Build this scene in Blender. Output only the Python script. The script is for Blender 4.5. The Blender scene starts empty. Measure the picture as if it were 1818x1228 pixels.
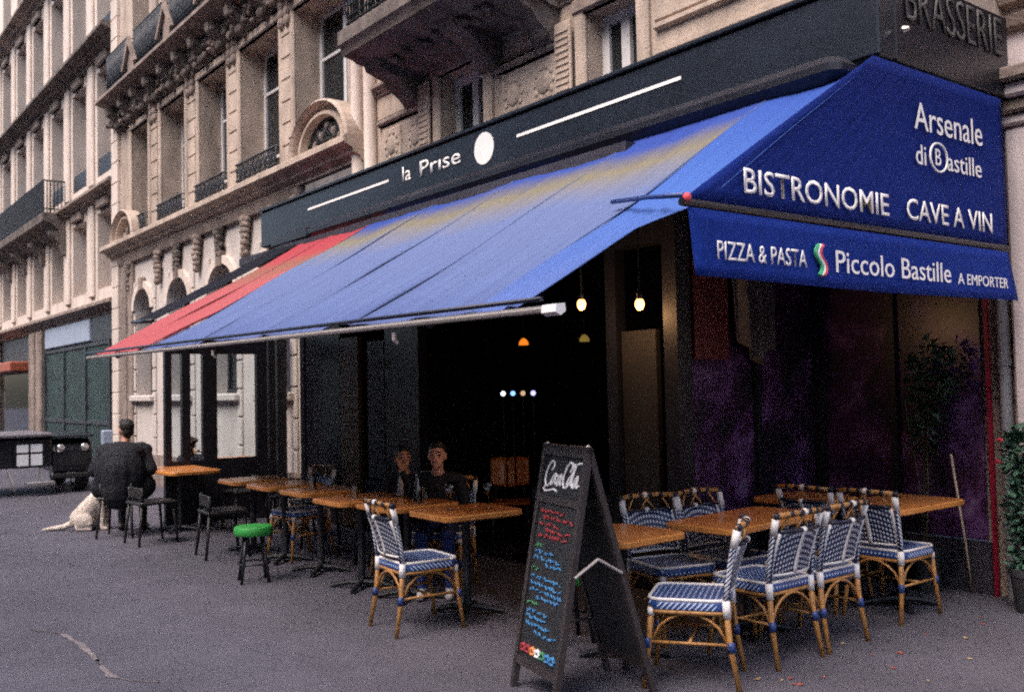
import bpy, math, random
from mathutils import Vector, Matrix
random.seed(7)
R = math.radians
S = bpy.context.scene
COL = S.collection

# ------------------------------------------------------------------ camera
cam_d = bpy.data.cameras.new('camera'); cam = bpy.data.objects.new('camera', cam_d); COL.objects.link(cam)
cam_d.sensor_width = 36.0; cam_d.lens = 33.9; cam_d.clip_end = 2000; cam_d.clip_start = 0.05
cam.matrix_world = Matrix(((0.79183674, -0.00864935, -0.61067157, 0.0),
                           (-0.61033984, -0.04707081, -0.79073992, 0.0),
                           (-0.02190542, 0.99885411, -0.04255144, 1.62),
                           (0, 0, 0, 1)))
S.camera = cam
cam_d.dof.use_dof = True; cam_d.dof.focus_distance = 6.6; cam_d.dof.aperture_fstop = 2.8

# ------------------------------------------------------------------ world, sun, exposure
SUN_EL, SUN_AZ = 56.0, -98.0          # azimuth measured from +Y towards +X
w = bpy.data.worlds.new('World'); S.world = w; w.use_nodes = True
nt = w.node_tree; nt.nodes.clear()
sky = nt.nodes.new('ShaderNodeTexSky'); sky.sky_type = 'NISHITA'; sky.sun_disc = False
sky.sun_elevation = R(SUN_EL); sky.sun_rotation = R(SUN_AZ); sky.dust_density = 4.0; sky.air_density = 1.0
bg = nt.nodes.new('ShaderNodeBackground'); bg.inputs[1].default_value = 0.135
ow = nt.nodes.new('ShaderNodeOutputWorld')
nt.links.new(sky.outputs[0], bg.inputs[0]); nt.links.new(bg.outputs[0], ow.inputs[0])
sd = bpy.data.lights.new('sun', 'SUN'); sd.energy = 1.5; sd.angle = R(42); sd.color = (1.0, 0.87, 0.82)
so = bpy.data.objects.new('sun', sd); COL.objects.link(so)
dirv = Vector((math.sin(R(SUN_AZ)) * math.cos(R(SUN_EL)), math.cos(R(SUN_AZ)) * math.cos(R(SUN_EL)), math.sin(R(SUN_EL))))
so.rotation_euler = dirv.to_track_quat('Z', 'Y').to_euler(); so.location = dirv * 40
S.view_settings.view_transform = 'Standard'; S.view_settings.look = 'None'
S.view_settings.exposure = 1.18; S.view_settings.gamma = 1.0; S.view_settings.use_curve_mapping = False
S.cycles.max_bounces = 6; S.cycles.diffuse_bounces = 3; S.cycles.glossy_bounces = 3; S.cycles.transmission_bounces = 6
S.cycles.transparent_max_bounces = 8; S.cycles.sample_clamp_indirect = 4.0; S.cycles.caustics_reflective = False; S.cycles.caustics_refractive = False
S.cycles.use_denoising = False; S.cycles.use_adaptive_sampling = True; S.cycles.adaptive_threshold = 0.034; S.cycles.adaptive_min_samples = 12
S.cycles.pixel_filter_type = 'BLACKMAN_HARRIS'; S.cycles.filter_width = 2.0

# ------------------------------------------------------------------ materials
def M(name, col, rough=.7, var=.25, scale=6.0, bump=.0, bscale=60.0, metal=0.0, stain=None, stain_amt=.0,
      stain_scale=(1.2, 1.2, .25), spec=.4, coat=0.0, sheen=0.0, col2=None):
    m = bpy.data.materials.new(name); m.use_nodes = True
    n = m.node_tree.nodes; l = m.node_tree.links; b = n['Principled BSDF']
    tc = n.new('ShaderNodeTexCoord')
    nz = n.new('ShaderNodeTexNoise'); nz.inputs['Scale'].default_value = scale; nz.inputs['Detail'].default_value = 5; nz.inputs['Roughness'].default_value = .62
    l.new(tc.outputs['Object'], nz.inputs['Vector'])
    cr = n.new('ShaderNodeValToRGB'); cr.color_ramp.elements[0].position = .3; cr.color_ramp.elements[1].position = .7
    c2 = col2 or tuple(min(1, c * (1 + var)) for c in col)
    c1 = tuple(c * (1 - var) for c in col)
    cr.color_ramp.elements[0].color = (*c1, 1); cr.color_ramp.elements[1].color = (*c2, 1)
    l.new(nz.outputs['Fac'], cr.inputs['Fac']); out = cr.outputs['Color']
    if stain:
        mp = n.new('ShaderNodeMapping'); mp.inputs['Scale'].default_value = stain_scale; l.new(tc.outputs['Object'], mp.inputs['Vector'])
        n2 = n.new('ShaderNodeTexNoise'); n2.inputs['Scale'].default_value = 2.2; n2.inputs['Detail'].default_value = 7; n2.inputs['Roughness'].default_value = .7
        l.new(mp.outputs[0], n2.inputs['Vector'])
        r2 = n.new('ShaderNodeValToRGB'); r2.color_ramp.elements[0].position = .46; r2.color_ramp.elements[1].position = .72
        r2.color_ramp.elements[1].color = (stain_amt, stain_amt, stain_amt, 1)
        l.new(n2.outputs['Fac'], r2.inputs['Fac'])
        mx = n.new('ShaderNodeMixRGB'); mx.inputs[2].default_value = (*stain, 1); l.new(r2.outputs['Color'], mx.inputs[0]); l.new(out, mx.inputs[1]); out = mx.outputs[0]
    l.new(out, b.inputs['Base Color'])
    b.inputs['Roughness'].default_value = rough; b.inputs['Metallic'].default_value = metal; b.inputs['Specular IOR Level'].default_value = spec
    b.inputs['Coat Weight'].default_value = coat; b.inputs['Sheen Weight'].default_value = sheen
    if bump:
        nb = n.new('ShaderNodeTexNoise'); nb.inputs['Scale'].default_value = bscale; nb.inputs['Detail'].default_value = 4; l.new(tc.outputs['Object'], nb.inputs['Vector'])
        bp = n.new('ShaderNodeBump'); bp.inputs['Strength'].default_value = bump; bp.inputs['Distance'].default_value = .02
        l.new(nb.outputs['Fac'], bp.inputs['Height']); l.new(bp.outputs[0], b.inputs['Normal'])
    return m

def M_emit(name, col, strength):
    m = bpy.data.materials.new(name); m.use_nodes = True
    b = m.node_tree.nodes['Principled BSDF']
    b.inputs['Base Color'].default_value = (*col, 1); b.inputs['Emission Color'].default_value = (*col, 1); b.inputs['Emission Strength'].default_value = strength
    return m

def M_glass(name, tint=(.85, .9, .92), refl=.9):
    m = bpy.data.materials.new(name); m.use_nodes = True
    n = m.node_tree.nodes; l = m.node_tree.links; n.clear()
    o = n.new('ShaderNodeOutputMaterial'); mix = n.new('ShaderNodeMixShader'); fr = n.new('ShaderNodeFresnel'); fr.inputs[0].default_value = 1.5
    t = n.new('ShaderNodeBsdfTransparent'); t.inputs[0].default_value = (*tint, 1); g = n.new('ShaderNodeBsdfGlossy'); g.inputs['Roughness'].default_value = .03
    g.inputs[0].default_value = (refl, refl, refl, 1)
    l.new(fr.outputs[0], mix.inputs[0]); l.new(t.outputs[0], mix.inputs[1]); l.new(g.outputs[0], mix.inputs[2]); l.new(mix.outputs[0], o.inputs[0])
    return m

def M_weave(name, ca, cb, cell=.020, thr=.62, rough=.45):
    """woven plastic: pale flecks on a dark ground, in object space"""
    m = bpy.data.materials.new(name); m.use_nodes = True
    n = m.node_tree.nodes; l = m.node_tree.links; b = n['Principled BSDF']
    tc = n.new('ShaderNodeTexCoord'); sx = n.new('ShaderNodeSeparateXYZ'); l.new(tc.outputs['Object'], sx.inputs[0])
    def mth(op, a, c=None):
        k = n.new('ShaderNodeMath'); k.operation = op
        for i, q in enumerate((a, c)):
            if q is None: continue
            if isinstance(q, (int, float)): k.inputs[i].default_value = q
            else: l.new(q, k.inputs[i])
        return k.outputs[0]
    f = math.pi / cell
    yz = mth('ADD', sx.outputs['Y'], sx.outputs['Z'])
    a = mth('SINE', mth('MULTIPLY', mth('ADD', sx.outputs['X'], yz), f * .8)); c = mth('SINE', mth('MULTIPLY', mth('SUBTRACT', sx.outputs['X'], yz), f * .8))
    p = mth('ADD', mth('MULTIPLY', mth('MULTIPLY', a, c), .5), .5)
    cr = n.new('ShaderNodeValToRGB'); cr.color_ramp.elements[0].position = thr; cr.color_ramp.elements[1].position = thr + .1
    cr.color_ramp.elements[0].color = (*ca, 1); cr.color_ramp.elements[1].color = (*cb, 1); l.new(p, cr.inputs[0])
    l.new(cr.outputs[0], b.inputs['Base Color']); b.inputs['Roughness'].default_value = rough
    bp = n.new('ShaderNodeBump'); bp.inputs['Strength'].default_value = .5; bp.inputs['Distance'].default_value = .004
    l.new(p, bp.inputs['Height']); l.new(bp.outputs[0], b.inputs['Normal'])
    return m

def M_fabric(name, stops, rough=.8, nz_amt=.06, var=.14):
    """awning cloth; stops are (v, colour) down the slope from the wall (weathered, faded bands of the cloth itself)"""
    m = bpy.data.materials.new(name); m.use_nodes = True
    n = m.node_tree.nodes; l = m.node_tree.links; b = n['Principled BSDF']
    uv = n.new('ShaderNodeUVMap'); sx = n.new('ShaderNodeSeparateXYZ'); l.new(uv.outputs[0], sx.inputs[0])
    tc = n.new('ShaderNodeTexCoord')
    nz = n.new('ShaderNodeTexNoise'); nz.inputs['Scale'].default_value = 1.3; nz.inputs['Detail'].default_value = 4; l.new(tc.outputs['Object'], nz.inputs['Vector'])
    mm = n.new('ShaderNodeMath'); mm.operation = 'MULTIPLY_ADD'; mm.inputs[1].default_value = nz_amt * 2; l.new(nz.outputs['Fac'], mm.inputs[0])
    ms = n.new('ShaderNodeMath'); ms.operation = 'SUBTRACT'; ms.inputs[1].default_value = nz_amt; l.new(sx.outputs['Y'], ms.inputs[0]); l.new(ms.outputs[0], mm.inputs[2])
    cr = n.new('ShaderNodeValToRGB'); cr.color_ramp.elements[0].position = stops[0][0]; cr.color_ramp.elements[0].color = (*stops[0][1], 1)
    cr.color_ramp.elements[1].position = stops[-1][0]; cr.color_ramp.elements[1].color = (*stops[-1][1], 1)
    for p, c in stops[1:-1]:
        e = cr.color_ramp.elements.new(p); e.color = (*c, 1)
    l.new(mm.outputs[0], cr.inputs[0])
    # streaks running down the slope
    mp = n.new('ShaderNodeMapping'); mp.inputs['Scale'].default_value = (14, .7, 1); l.new(uv.outputs[0], mp.inputs[0])
    n2 = n.new('ShaderNodeTexNoise'); n2.inputs['Scale'].default_value = 2.5; n2.inputs['Detail'].default_value = 5; l.new(mp.outputs[0], n2.inputs['Vector'])
    hs = n.new('ShaderNodeHueSaturation'); ma = n.new('ShaderNodeMath'); ma.operation = 'MULTIPLY_ADD'; ma.inputs[1].default_value = var * 3; ma.inputs[2].default_value = 1 - var * 1.5
    l.new(n2.outputs['Fac'], ma.inputs[0]); l.new(ma.outputs[0], hs.inputs['Value']); l.new(cr.outputs[0], hs.inputs['Color'])
    l.new(hs.outputs[0], b.inputs['Base Color']); b.inputs['Roughness'].default_value = rough; b.inputs['Specular IOR Level'].default_value = .3
    b.inputs['Specular IOR Level'].default_value = .15
    bp = n.new('ShaderNodeBump'); bp.inputs['Strength'].default_value = .25; bp.inputs['Distance'].default_value = .05; l.new(n2.outputs['Fac'], bp.inputs['Height']); l.new(bp.outputs[0], b.inputs['Normal'])
    return m

m = {}
DIRT = (.09, .08, .075)
m['stone'] = M('stone_beige', (.47, .375, .305), .9, .2, 3, .4, 45, stain=DIRT, stain_amt=.6)
m['stone_w'] = M('stone_pale', (.56, .50, .46), .88, .10, 3, .25, 50, stain=(.30, .26, .24), stain_amt=.35)
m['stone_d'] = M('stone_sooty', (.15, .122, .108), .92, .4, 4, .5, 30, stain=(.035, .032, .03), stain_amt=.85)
m['stone_m'] = M('stone_grey_brown', (.27, .21, .18), .9, .3, 4, .45, 35, stain=(.05, .045, .04), stain_amt=.75)
m['stone_l'] = M('stone_light_render', (.64, .545, .48), .9, .10, 2.5, .2, 40, stain=(.22, .18, .16), stain_amt=.45)
m['stone_r'] = M('stone_pier', (.60, .52, .52), .85, .1, 3, .25, 40, stain=(.25, .22, .22), stain_amt=.4)
m['iron'] = M('black_iron', (.018, .019, .024), .5, .3, 20, .1, 80)
m['paintblack'] = M('black_paint', (.011, .011, .017), .38, .3, 2.5, .05, 20)
m['fascia'] = M('blue_black_signboard', (.0085, .012, .020), .36, .35, 1.2, .06, 8, stain=(.022, .027, .042), stain_amt=.5, stain_scale=(.6, .6, .8))
m['signwhite'] = M('white_sign_paint', (.88, .86, .83), .5, .05, 8)
m['signdim'] = M('dull_grey_letter', (.085, .078, .075), .6, .4, 12)
m['frame_w'] = M('white_window_paint', (.62, .60, .60), .5, .1, 5)
m['frame_d'] = M('dark_window_paint', (.022, .024, .03), .4, .25, 5)
m['pane'] = M('dark_window_glass', (.012, .016, .02), .06, .3, 1.5, 0, spec=.7)
m['glass'] = M_glass('clear_glass'); m['drinkglass'] = M_glass('wine_glass_clear', (.93, .95, .96), 1.0)
m['asphalt'] = M('pavement_asphalt', (.078, .073, .093), .8, .18, .9, .3, 170, stain=(.046, .043, .057), stain_amt=.7, stain_scale=(.5, .22, 1), spec=.35)
def speckle(mm, sc, lo, hi):
    n = mm.node_tree.nodes; l = mm.node_tree.links; b = n['Principled BSDF']; src = b.inputs['Base Color'].links[0].from_socket
    tc = n.new('ShaderNodeTexCoord'); v = n.new('ShaderNodeTexVoronoi'); v.inputs['Scale'].default_value = sc; l.new(tc.outputs['Object'], v.inputs['Vector'])
    sp = n.new('ShaderNodeSeparateColor'); l.new(v.outputs['Color'], sp.inputs[0]); mr = n.new('ShaderNodeMapRange'); mr.inputs[3].default_value = lo; mr.inputs[4].default_value = hi; l.new(sp.outputs[0], mr.inputs[0])
    hs = n.new('ShaderNodeHueSaturation'); l.new(mr.outputs[0], hs.inputs['Value']); l.new(src, hs.inputs['Color']); l.new(hs.outputs[0], b.inputs['Base Color'])
speckle(m['asphalt'], 120, .9, 1.12)
m['asphalt_w'] = M('worn_asphalt_edge', (.17, .145, .15), .85, .3, 9, .5, 120)
m['asphalt_p'] = M('patched_asphalt', (.072, .068, .088), .8, .18, .9, .3, 170, stain=(.046, .043, .057), stain_amt=.7); speckle(m['asphalt_p'], 120, .9, 1.12)
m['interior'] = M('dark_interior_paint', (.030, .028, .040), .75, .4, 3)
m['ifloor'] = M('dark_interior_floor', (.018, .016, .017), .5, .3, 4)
m['brownpanel'] = M('brown_wood_panel', (.060, .034, .022), .5, .35, 5, .1, 40)
m['greypanel'] = M('grey_shutter_panel', (.024, .023, .026), .6, .2, 4)
m['tablewood'] = M('varnished_orange_wood', (.56, .215, .065), .34, .15, 5, .05, 50, coat=.2, stain=(.40, .135, .04), stain_amt=.5, stain_scale=(1.5, 14, 4))
m['tableedge'] = M('table_edge_wood', (.58, .23, .06), .35, .2, 9)
m['rattan'] = M('rattan_cane', (.36, .175, .055), .42, .3, 30, .15, 90)
m['weave'] = M_weave('navy_white_weave', (.012, .022, .075), (.58, .60, .66), .018, .60)
m['weave_s'] = M_weave('blue_seat_weave', (.018, .055, .20), (.50, .57, .70), .024, .74)
m['wrapw'] = M('white_plastic_wrap', (.74, .71, .70), .4, .08, 30)
m['wrapb'] = M('blue_plastic_wrap', (.020, .045, .17), .4, .2, 30)
m['wrapk'] = M('dark_plastic_wrap', (.010, .013, .03), .4, .2, 30)
m['chalkboard'] = M('chalkboard', (.016, .017, .02), .65, .35, 5)
m['boardframe'] = M('board_frame_wood', (.030, .023, .024), .55, .3, 12, .1, 60)
m['ck_w'] = M('chalk_white', (.75, .76, .80), .8, .15, 60); m['ck_r'] = M('chalk_red', (.30, .035, .045), .8, .3, 60)
m['ck_b'] = M('chalk_blue', (.05, .19, .40), .8, .3, 60); m['ck_g'] = M('chalk_green', (.05, .20, .09), .8, .3, 60); m['ck_o'] = M('chalk_orange', (.65, .25, .08), .8, .2, 60)
m['alu'] = M('aluminium_bar', (.34, .31, .30), .6, .1, 10, metal=.2); m['white_alu'] = M('white_bar_cap', (.82, .81, .80), .35, .05, 10)
m['skin'] = M('skin', (.52, .26, .18), .55, .12, 14); m['hair'] = M('dark_hair', (.012, .010, .009), .6, .3, 60, .4, 150)
m['hair_b'] = M('brown_hair', (.075, .032, .018), .6, .3, 60, .4, 150)
m['jacket'] = M('dark_jacket', (.0065, .007, .011), .85, .4, 7, .9, 13); m['jacket2'] = M('charcoal_jacket', (.024, .024, .030), .85, .4, 7, .9, 13)
m['shirt'] = M('white_shirt', (.62, .60, .62), .8, .1, 12, .2, 40); m['jeans'] = M('blue_jeans', (.012, .026, .12), .85, .3, 25, .2, 120)
m['shoe'] = M('pale_shoe', (.50, .47, .47), .6, .15, 20); m['shoe_d'] = M('dark_shoe', (.02, .018, .018), .5, .2, 20)
m['fur'] = M('cream_fur', (.62, .53, .46), .95, .22, 14, 1.0, 45); m['fur_b'] = M('brown_fur', (.16, .10, .06), .95, .25, 18, .7, 70)
m['green'] = M('green_plastic', (.03, .27, .05), .6, .12, 6)
m['leaf'] = M('bluish_green_leaf', (.035, .085, .055), .55, .45, 3); m['leaf_d'] = M('dark_leaf', (.02, .04, .024), .55, .45, 3)
m['stem'] = M('woody_stem', (.06, .045, .03), .8, .3, 10); m['flower'] = M('red_flower', (.50, .03, .06), .6, .2, 10)
m['pot'] = M('dark_planter', (.035, .035, .04), .7, .25, 6); m['soil'] = M('soil', (.03, .02, .015), .95, .4, 20)
m['bamboo'] = M('bamboo_stake', (.42, .33, .23), .6, .2, 20); m['redpost'] = M('crimson_paint', (.22, .008, .028), .45, .2, 6)
m['pipe'] = M('grey_downpipe', (.24, .24, .27), .5, .15, 6)
m['redpanel'] = M('dark_red_panel', (.10, .014, .015), .5, .3, 4); m['drape'] = M('grey_drape', (.09, .082, .085), .9, .35, 5)
m['shutter'] = M('dark_green_shutter', (.022, .042, .042), .5, .35, 2.5, .1, 20); m['shopdark'] = M('dark_shopfront', (.030, .034, .042), .5, .3, 3)
m['signblue'] = M('pale_blue_sign', (.30, .35, .45), .5, .12, 3); m['orange'] = M('orange_sign', (.33, .085, .045), .5, .15, 5)
m['car'] = M('black_vehicle_paint', (.010, .011, .014), .3, .25, 3, coat=.3); m['car_top'] = M('worn_grey_top', (.16, .15, .16), .45, .25, 3)
m['rubber'] = M('tyre_rubber', (.015, .015, .016), .85, .25, 20); m['steel'] = M('bright_steel', (.6, .58, .56), .25, .1, 10, metal=.9)
m['glarepane'] = M('painted_sky_glare', (.90, .90, .90), .3, .03, 6, spec=.8)  # white paint stands in for bright sky mirrored in the glass
m['plywood'] = M('orange_plywood', (.36, .115, .028), .4, .25, 8, coat=.2)
m['fallen_r'] = M('fallen_leaf_red', (.36, .06, .03), .8, .3, 40); m['fallen_y'] = M('fallen_leaf_ochre', (.38, .26, .12), .8, .3, 40)
m['bulb'] = M_emit('warm_bulb', (1.0, .42, .11), 3.2); m['lampo'] = M_emit('orange_lampshade', (1.0, .25, .02), .45); m['lampy'] = M_emit('yellow_lampshade', (.8, .55, .12), .10)
m['led_w'] = M_emit('white_bar_light', (.85, .87, 1.0), .9); m['led_b'] = M_emit('blue_bar_light', (.25, .5, 1.0), .8); m['led_o'] = M_emit('amber_bar_light', (.6, .38, .22), .5); m['led_v'] = M_emit('lilac_bar_light', (.5, .5, .95), .8)
PERI = (.105, .140, .275); OLIVE = (.175, .155, .105)
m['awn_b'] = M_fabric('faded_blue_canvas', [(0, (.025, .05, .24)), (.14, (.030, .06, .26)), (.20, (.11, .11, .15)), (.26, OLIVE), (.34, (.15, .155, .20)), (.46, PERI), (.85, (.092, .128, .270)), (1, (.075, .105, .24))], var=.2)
m['awn_f'] = M_fabric('bright_blue_canvas', [(0, (.025, .06, .27)), (.5, (.050, .115, .36)), (1, (.085, .13, .33))])
m['awn_r'] = M_fabric('red_canvas', [(0, (.28, .03, .045)), (.26, (.32, .05, .06)), (.36, (.22, .10, .07)), (.5, (.34, .085, .092)), (1, (.34, .076, .084))])
m['awn_k'] = M_fabric('navy_canvas', [(0, (.004, .004, .008)), (1, (.006, .006, .012))])
m['side_b'] = M_fabric('deep_blue_canvas', [(0, (.0035, .014, .125)), (1, (.004, .019, .16))], var=.05)
m['val_b'] = M_fabric('royal_blue_canvas', [(0, (.005, .024, .19)), (1, (.006, .028, .22))], var=.05)
m['seam_b'] = M('blue_thread_seam', (.085, .115, .24), .8, .1); m['seam_r'] = M('red_thread_seam', (.29, .06, .07), .8, .1)
m['mk_g'] = M('mark_green', (.05, .36, .17), .6, .05); m['mk_r'] = M('mark_red', (.62, .07, .09), .6, .05)

def M_painted_refl():  # purple reflections in the recess glass, painted in as a noise colour pattern
    mm = bpy.data.materials.new('purple_painted_reflection'); mm.use_nodes = True
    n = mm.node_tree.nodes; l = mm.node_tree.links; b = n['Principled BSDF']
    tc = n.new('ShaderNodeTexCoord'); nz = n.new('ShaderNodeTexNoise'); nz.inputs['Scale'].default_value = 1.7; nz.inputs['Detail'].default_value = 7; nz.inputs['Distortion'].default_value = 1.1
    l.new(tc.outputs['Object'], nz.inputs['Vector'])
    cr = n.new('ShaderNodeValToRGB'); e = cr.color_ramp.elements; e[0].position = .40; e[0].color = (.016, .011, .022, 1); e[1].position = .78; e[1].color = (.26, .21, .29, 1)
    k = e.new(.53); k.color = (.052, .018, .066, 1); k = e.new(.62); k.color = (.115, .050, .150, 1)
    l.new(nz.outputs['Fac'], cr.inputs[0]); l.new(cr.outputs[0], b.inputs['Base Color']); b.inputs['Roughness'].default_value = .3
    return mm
m['painted_refl'] = M_painted_refl()

# ------------------------------------------------------------------ mesh helpers
class MB:
    def __init__(s): s.v = []; s.f = []; s.uv = {}; s.mi = []
    def face(s, idx, k=0): s.f.append(tuple(idx)); s.mi.append(k)
    def quad(s, a, b, c, d, k=0):
        i = len(s.v); s.v += [tuple(a), tuple(b), tuple(c), tuple(d)]; s.face((i, i + 1, i + 2, i + 3), k)
    def box(s, x0, x1, y0, y1, z0, z1, k=0):
        i = len(s.v)
        s.v += [(x0, y0, z0), (x1, y0, z0), (x1, y1, z0), (x0, y1, z0), (x0, y0, z1), (x1, y0, z1), (x1, y1, z1), (x0, y1, z1)]
        for q in ((3, 2, 1, 0), (4, 5, 6, 7), (0, 1, 5, 4), (1, 2, 6, 5), (2, 3, 7, 6), (3, 0, 4, 7)): s.face([i + j for j in q], k)
        return s
    def cbox(s, x0, x1, y0, y1, z0, z1, c=.01, k=0):
        """box with chamfered edges"""
        i = len(s.v); P = []
        for zz, ins in ((z0, c), (z0 + c, 0), (z1 - c, 0), (z1, c)):
            a, b, d, e = x0 + ins, x1 - ins, y0 + ins, y1 - ins
            P.append([(a + c, d, zz), (b - c, d, zz), (b, d + c, zz), (b, e - c, zz), (b - c, e, zz), (a + c, e, zz), (a, e - c, zz), (a, d + c, zz)])
        for r in P: s.v += r
        for r in range(3):
            for j in range(8):
                jj = (j + 1) % 8; s.face((i + r * 8 + j, i + r * 8 + jj, i + r * 8 + 8 + jj, i + r * 8 + 8 + j), k)
        s.face([i + j for j in range(7, -1, -1)], k); s.face([i + 24 + j for j in range(8)], k)
        return s
    def tube(s, pts, r, n=8, k=0, caps=True):
        pts = [Vector(p) for p in pts]; rs = r if isinstance(r, (list, tuple)) else [r] * len(pts); i0 = len(s.v); up = None
        for j, p in enumerate(pts):
            t = (pts[min(j + 1, len(pts) - 1)] - pts[max(j - 1, 0)]).normalized()
            if up is None:
                up = Vector((0, 0, 1)) if abs(t.z) < .9 else Vector((1, 0, 0))
            a = t.cross(up); a.normalize(); b = a.cross(t); up = b
            for q in range(n):
                an = 2 * math.pi * q / n; s.v.append(tuple(p + (a * math.cos(an) + b * math.sin(an)) * rs[j]))
        for j in range(len(pts) - 1):
            for q in range(n):
                qq = (q + 1) % n; s.face((i0 + j * n + q, i0 + j * n + qq, i0 + (j + 1) * n + qq, i0 + (j + 1) * n + q), k)
        if caps:
            s.face([i0 + q for q in range(n - 1, -1, -1)], k); s.face([i0 + (len(pts) - 1) * n + q for q in range(n)], k)
        return s
    def lathe(s, prof, n=16, c=(0, 0, 0), k=0):
        i0 = len(s.v)
        for r, z in prof:
            for q in range(n):
                a = 2 * math.pi * q / n; s.v.append((c[0] + r * math.cos(a), c[1] + r * math.sin(a), c[2] + z))
        for j in range(len(prof) - 1):
            for q in range(n):
                qq = (q + 1) % n; s.face((i0 + j * n + q, i0 + j * n + qq, i0 + (j + 1) * n + qq, i0 + (j + 1) * n + q), k)
        if prof[0][0] > 1e-4: s.face([i0 + q for q in range(n - 1, -1, -1)], k)
        if prof[-1][0] > 1e-4: s.face([i0 + (len(prof) - 1) * n + q for q in range(n)], k)
        return s
    def ell(s, c, r, nu=12, nv=8, k=0, rot=None):
        i0 = len(s.v); c = Vector(c)
        for j in range(nv + 1):
            th = math.pi * j / nv
            for q in range(nu):
                ph = 2 * math.pi * q / nu
                p = Vector((r[0] * math.sin(th) * math.cos(ph), r[1] * math.sin(th) * math.sin(ph), r[2] * math.cos(th)))
                if rot: p = rot @ p
                s.v.append(tuple(c + p))
        for j in range(nv):
            for q in range(nu):
                qq = (q + 1) % nu; s.face((i0 + j * nu + q, i0 + (j + 1) * nu + q, i0 + (j + 1) * nu + qq, i0 + j * nu + qq), k)
        return s
    def prof_y(s, prof, y0, y1, k=0):
        """closed (x,z) polygon extruded along y"""
        i = len(s.v); n = len(prof)
        s.v += [(x, y0, z) for x, z in prof] + [(x, y1, z) for x, z in prof]
        for q in range(n):
            qq = (q + 1) % n; s.face((i + q, i + qq, i + n + qq, i + n + q), k)
        s.face([i + q for q in range(n - 1, -1, -1)], k); s.face([i + n + q for q in range(n)], k)
        return s
    def prof_x(s, prof, x0, x1, k=0):
        i = len(s.v); n = len(prof)
        s.v += [(x0, y, z) for y, z in prof] + [(x1, y, z) for y, z in prof]
        for q in range(n):
            qq = (q + 1) % n; s.face((i + q, i + qq, i + n + qq, i + n + q), k)
        s.face([i + q for q in range(n - 1, -1, -1)], k); s.face([i + n + q for q in range(n)], k)
        return s
    def grid(s, fn, nu, nv, thick=0, k=0):
        i0 = len(s.v)
        for j in range(nv + 1):
            for q in range(nu + 1):
                s.v.append(tuple(fn(q / nu, j / nv))); s.uv[len(s.v) - 1] = (q / nu, j / nv)
        for j in range(nv):
            for q in range(nu):
                a = i0 + j * (nu + 1) + q; s.face((a, a + 1, a + nu + 2, a + nu + 1), k)
        return s
    def build(s, name, mats, parent=None, smooth=False, rel=True, bevel=0, solid=0):
        me = bpy.data.meshes.new(name); me.from_pydata(s.v, [], s.f); me.update()
        mats = mats if isinstance(mats, (list, tuple)) else [mats]
        for q in mats: me.materials.append(m[q] if isinstance(q, str) else q)
        if len(mats) > 1: me.polygons.foreach_set('material_index', s.mi)
        if s.uv:
            ul = me.uv_layers.new(name='UVMap')
            for lp in me.loops: ul.data[lp.index].uv = s.uv.get(lp.vertex_index, (0, 0))
        import bmesh
        bm = bmesh.new(); bm.from_mesh(me); bmesh.ops.recalc_face_normals(bm, faces=bm.faces); bm.to_mesh(me); bm.free()
        if smooth:
            me.polygons.foreach_set('use_smooth', [True] * len(me.polygons))
            if smooth == 'auto': me.set_sharp_from_angle(angle=R(40))
        o = bpy.data.objects.new(name, me); COL.objects.link(o)
        if parent is not None:
            o.parent = parent
            if rel:
                q = parent
                off = Vector((0, 0, 0))
                while q is not None: off += q.location; q = q.parent
                o.location = -off
        if solid:
            md = o.modifiers.new('thick', 'SOLIDIFY'); md.thickness = solid; md.offset = 0
        if bevel:
            md = o.modifiers.new('bevel', 'BEVEL'); md.width = bevel; md.segments = 2; md.limit_method = 'ANGLE'
        return o

def tag(o, label=None, cat=None, group=None, kind=None):
    if label: o['label'] = label
    if cat: o['category'] = cat
    if group: o['group'] = group
    if kind: o['kind'] = kind
    return o
def thing(name, loc, label, cat, group=None, rz=0):
    o = bpy.data.objects.new(name, None); COL.objects.link(o); o.location = loc; o.rotation_euler = (0, 0, rz); o.empty_display_size = .1
    return tag(o, label, cat, group)
def copy_tree(o, parent=None):
    c = o.copy(); COL.objects.link(c); c.parent = parent
    for ch in o.children: copy_tree(ch, c)
    return c
def text_mesh(txt, org, xd, yd, w, h, mat, parent, depth=.0012, name='lettering', bold=0.0, ymin=None):
    cu = bpy.data.curves.new('t', 'FONT'); cu.body = txt; cu.extrude = 0; cu.offset = bold; cu.resolution_u = 3
    t = bpy.data.objects.new('t', cu); COL.objects.link(t); dg = bpy.context.evaluated_depsgraph_get()
    me = bpy.data.meshes.new_from_object(t.evaluated_get(dg)); bpy.data.objects.remove(t)
    xs = [v.co.x for v in me.vertices]; ys = [v.co.y for v in me.vertices]; x0, x1 = min(xs), max(xs); y0, y1 = min(ys), max(ys)
    org, xd, yd = Vector(org), Vector(xd).normalized(), Vector(yd).normalized(); nd = xd.cross(yd)
    for v in me.vertices:
        v.co = org + xd * ((v.co.x - x0) / (x1 - x0) * w) + yd * ((v.co.y - y0) / (y1 - y0) * h) + nd * .004
    me.name = name; me.materials.clear(); me.materials.append(m[mat])
    o = bpy.data.objects.new(name, me); COL.objects.link(o); o.parent = parent
    off = Vector((0, 0, 0)); q = parent
    while q is not None: off += q.location; q = q.parent
    o.location = -off
    md = o.modifiers.new('thick', 'SOLIDIFY'); md.thickness = depth; md.offset = 1
    return o
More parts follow.
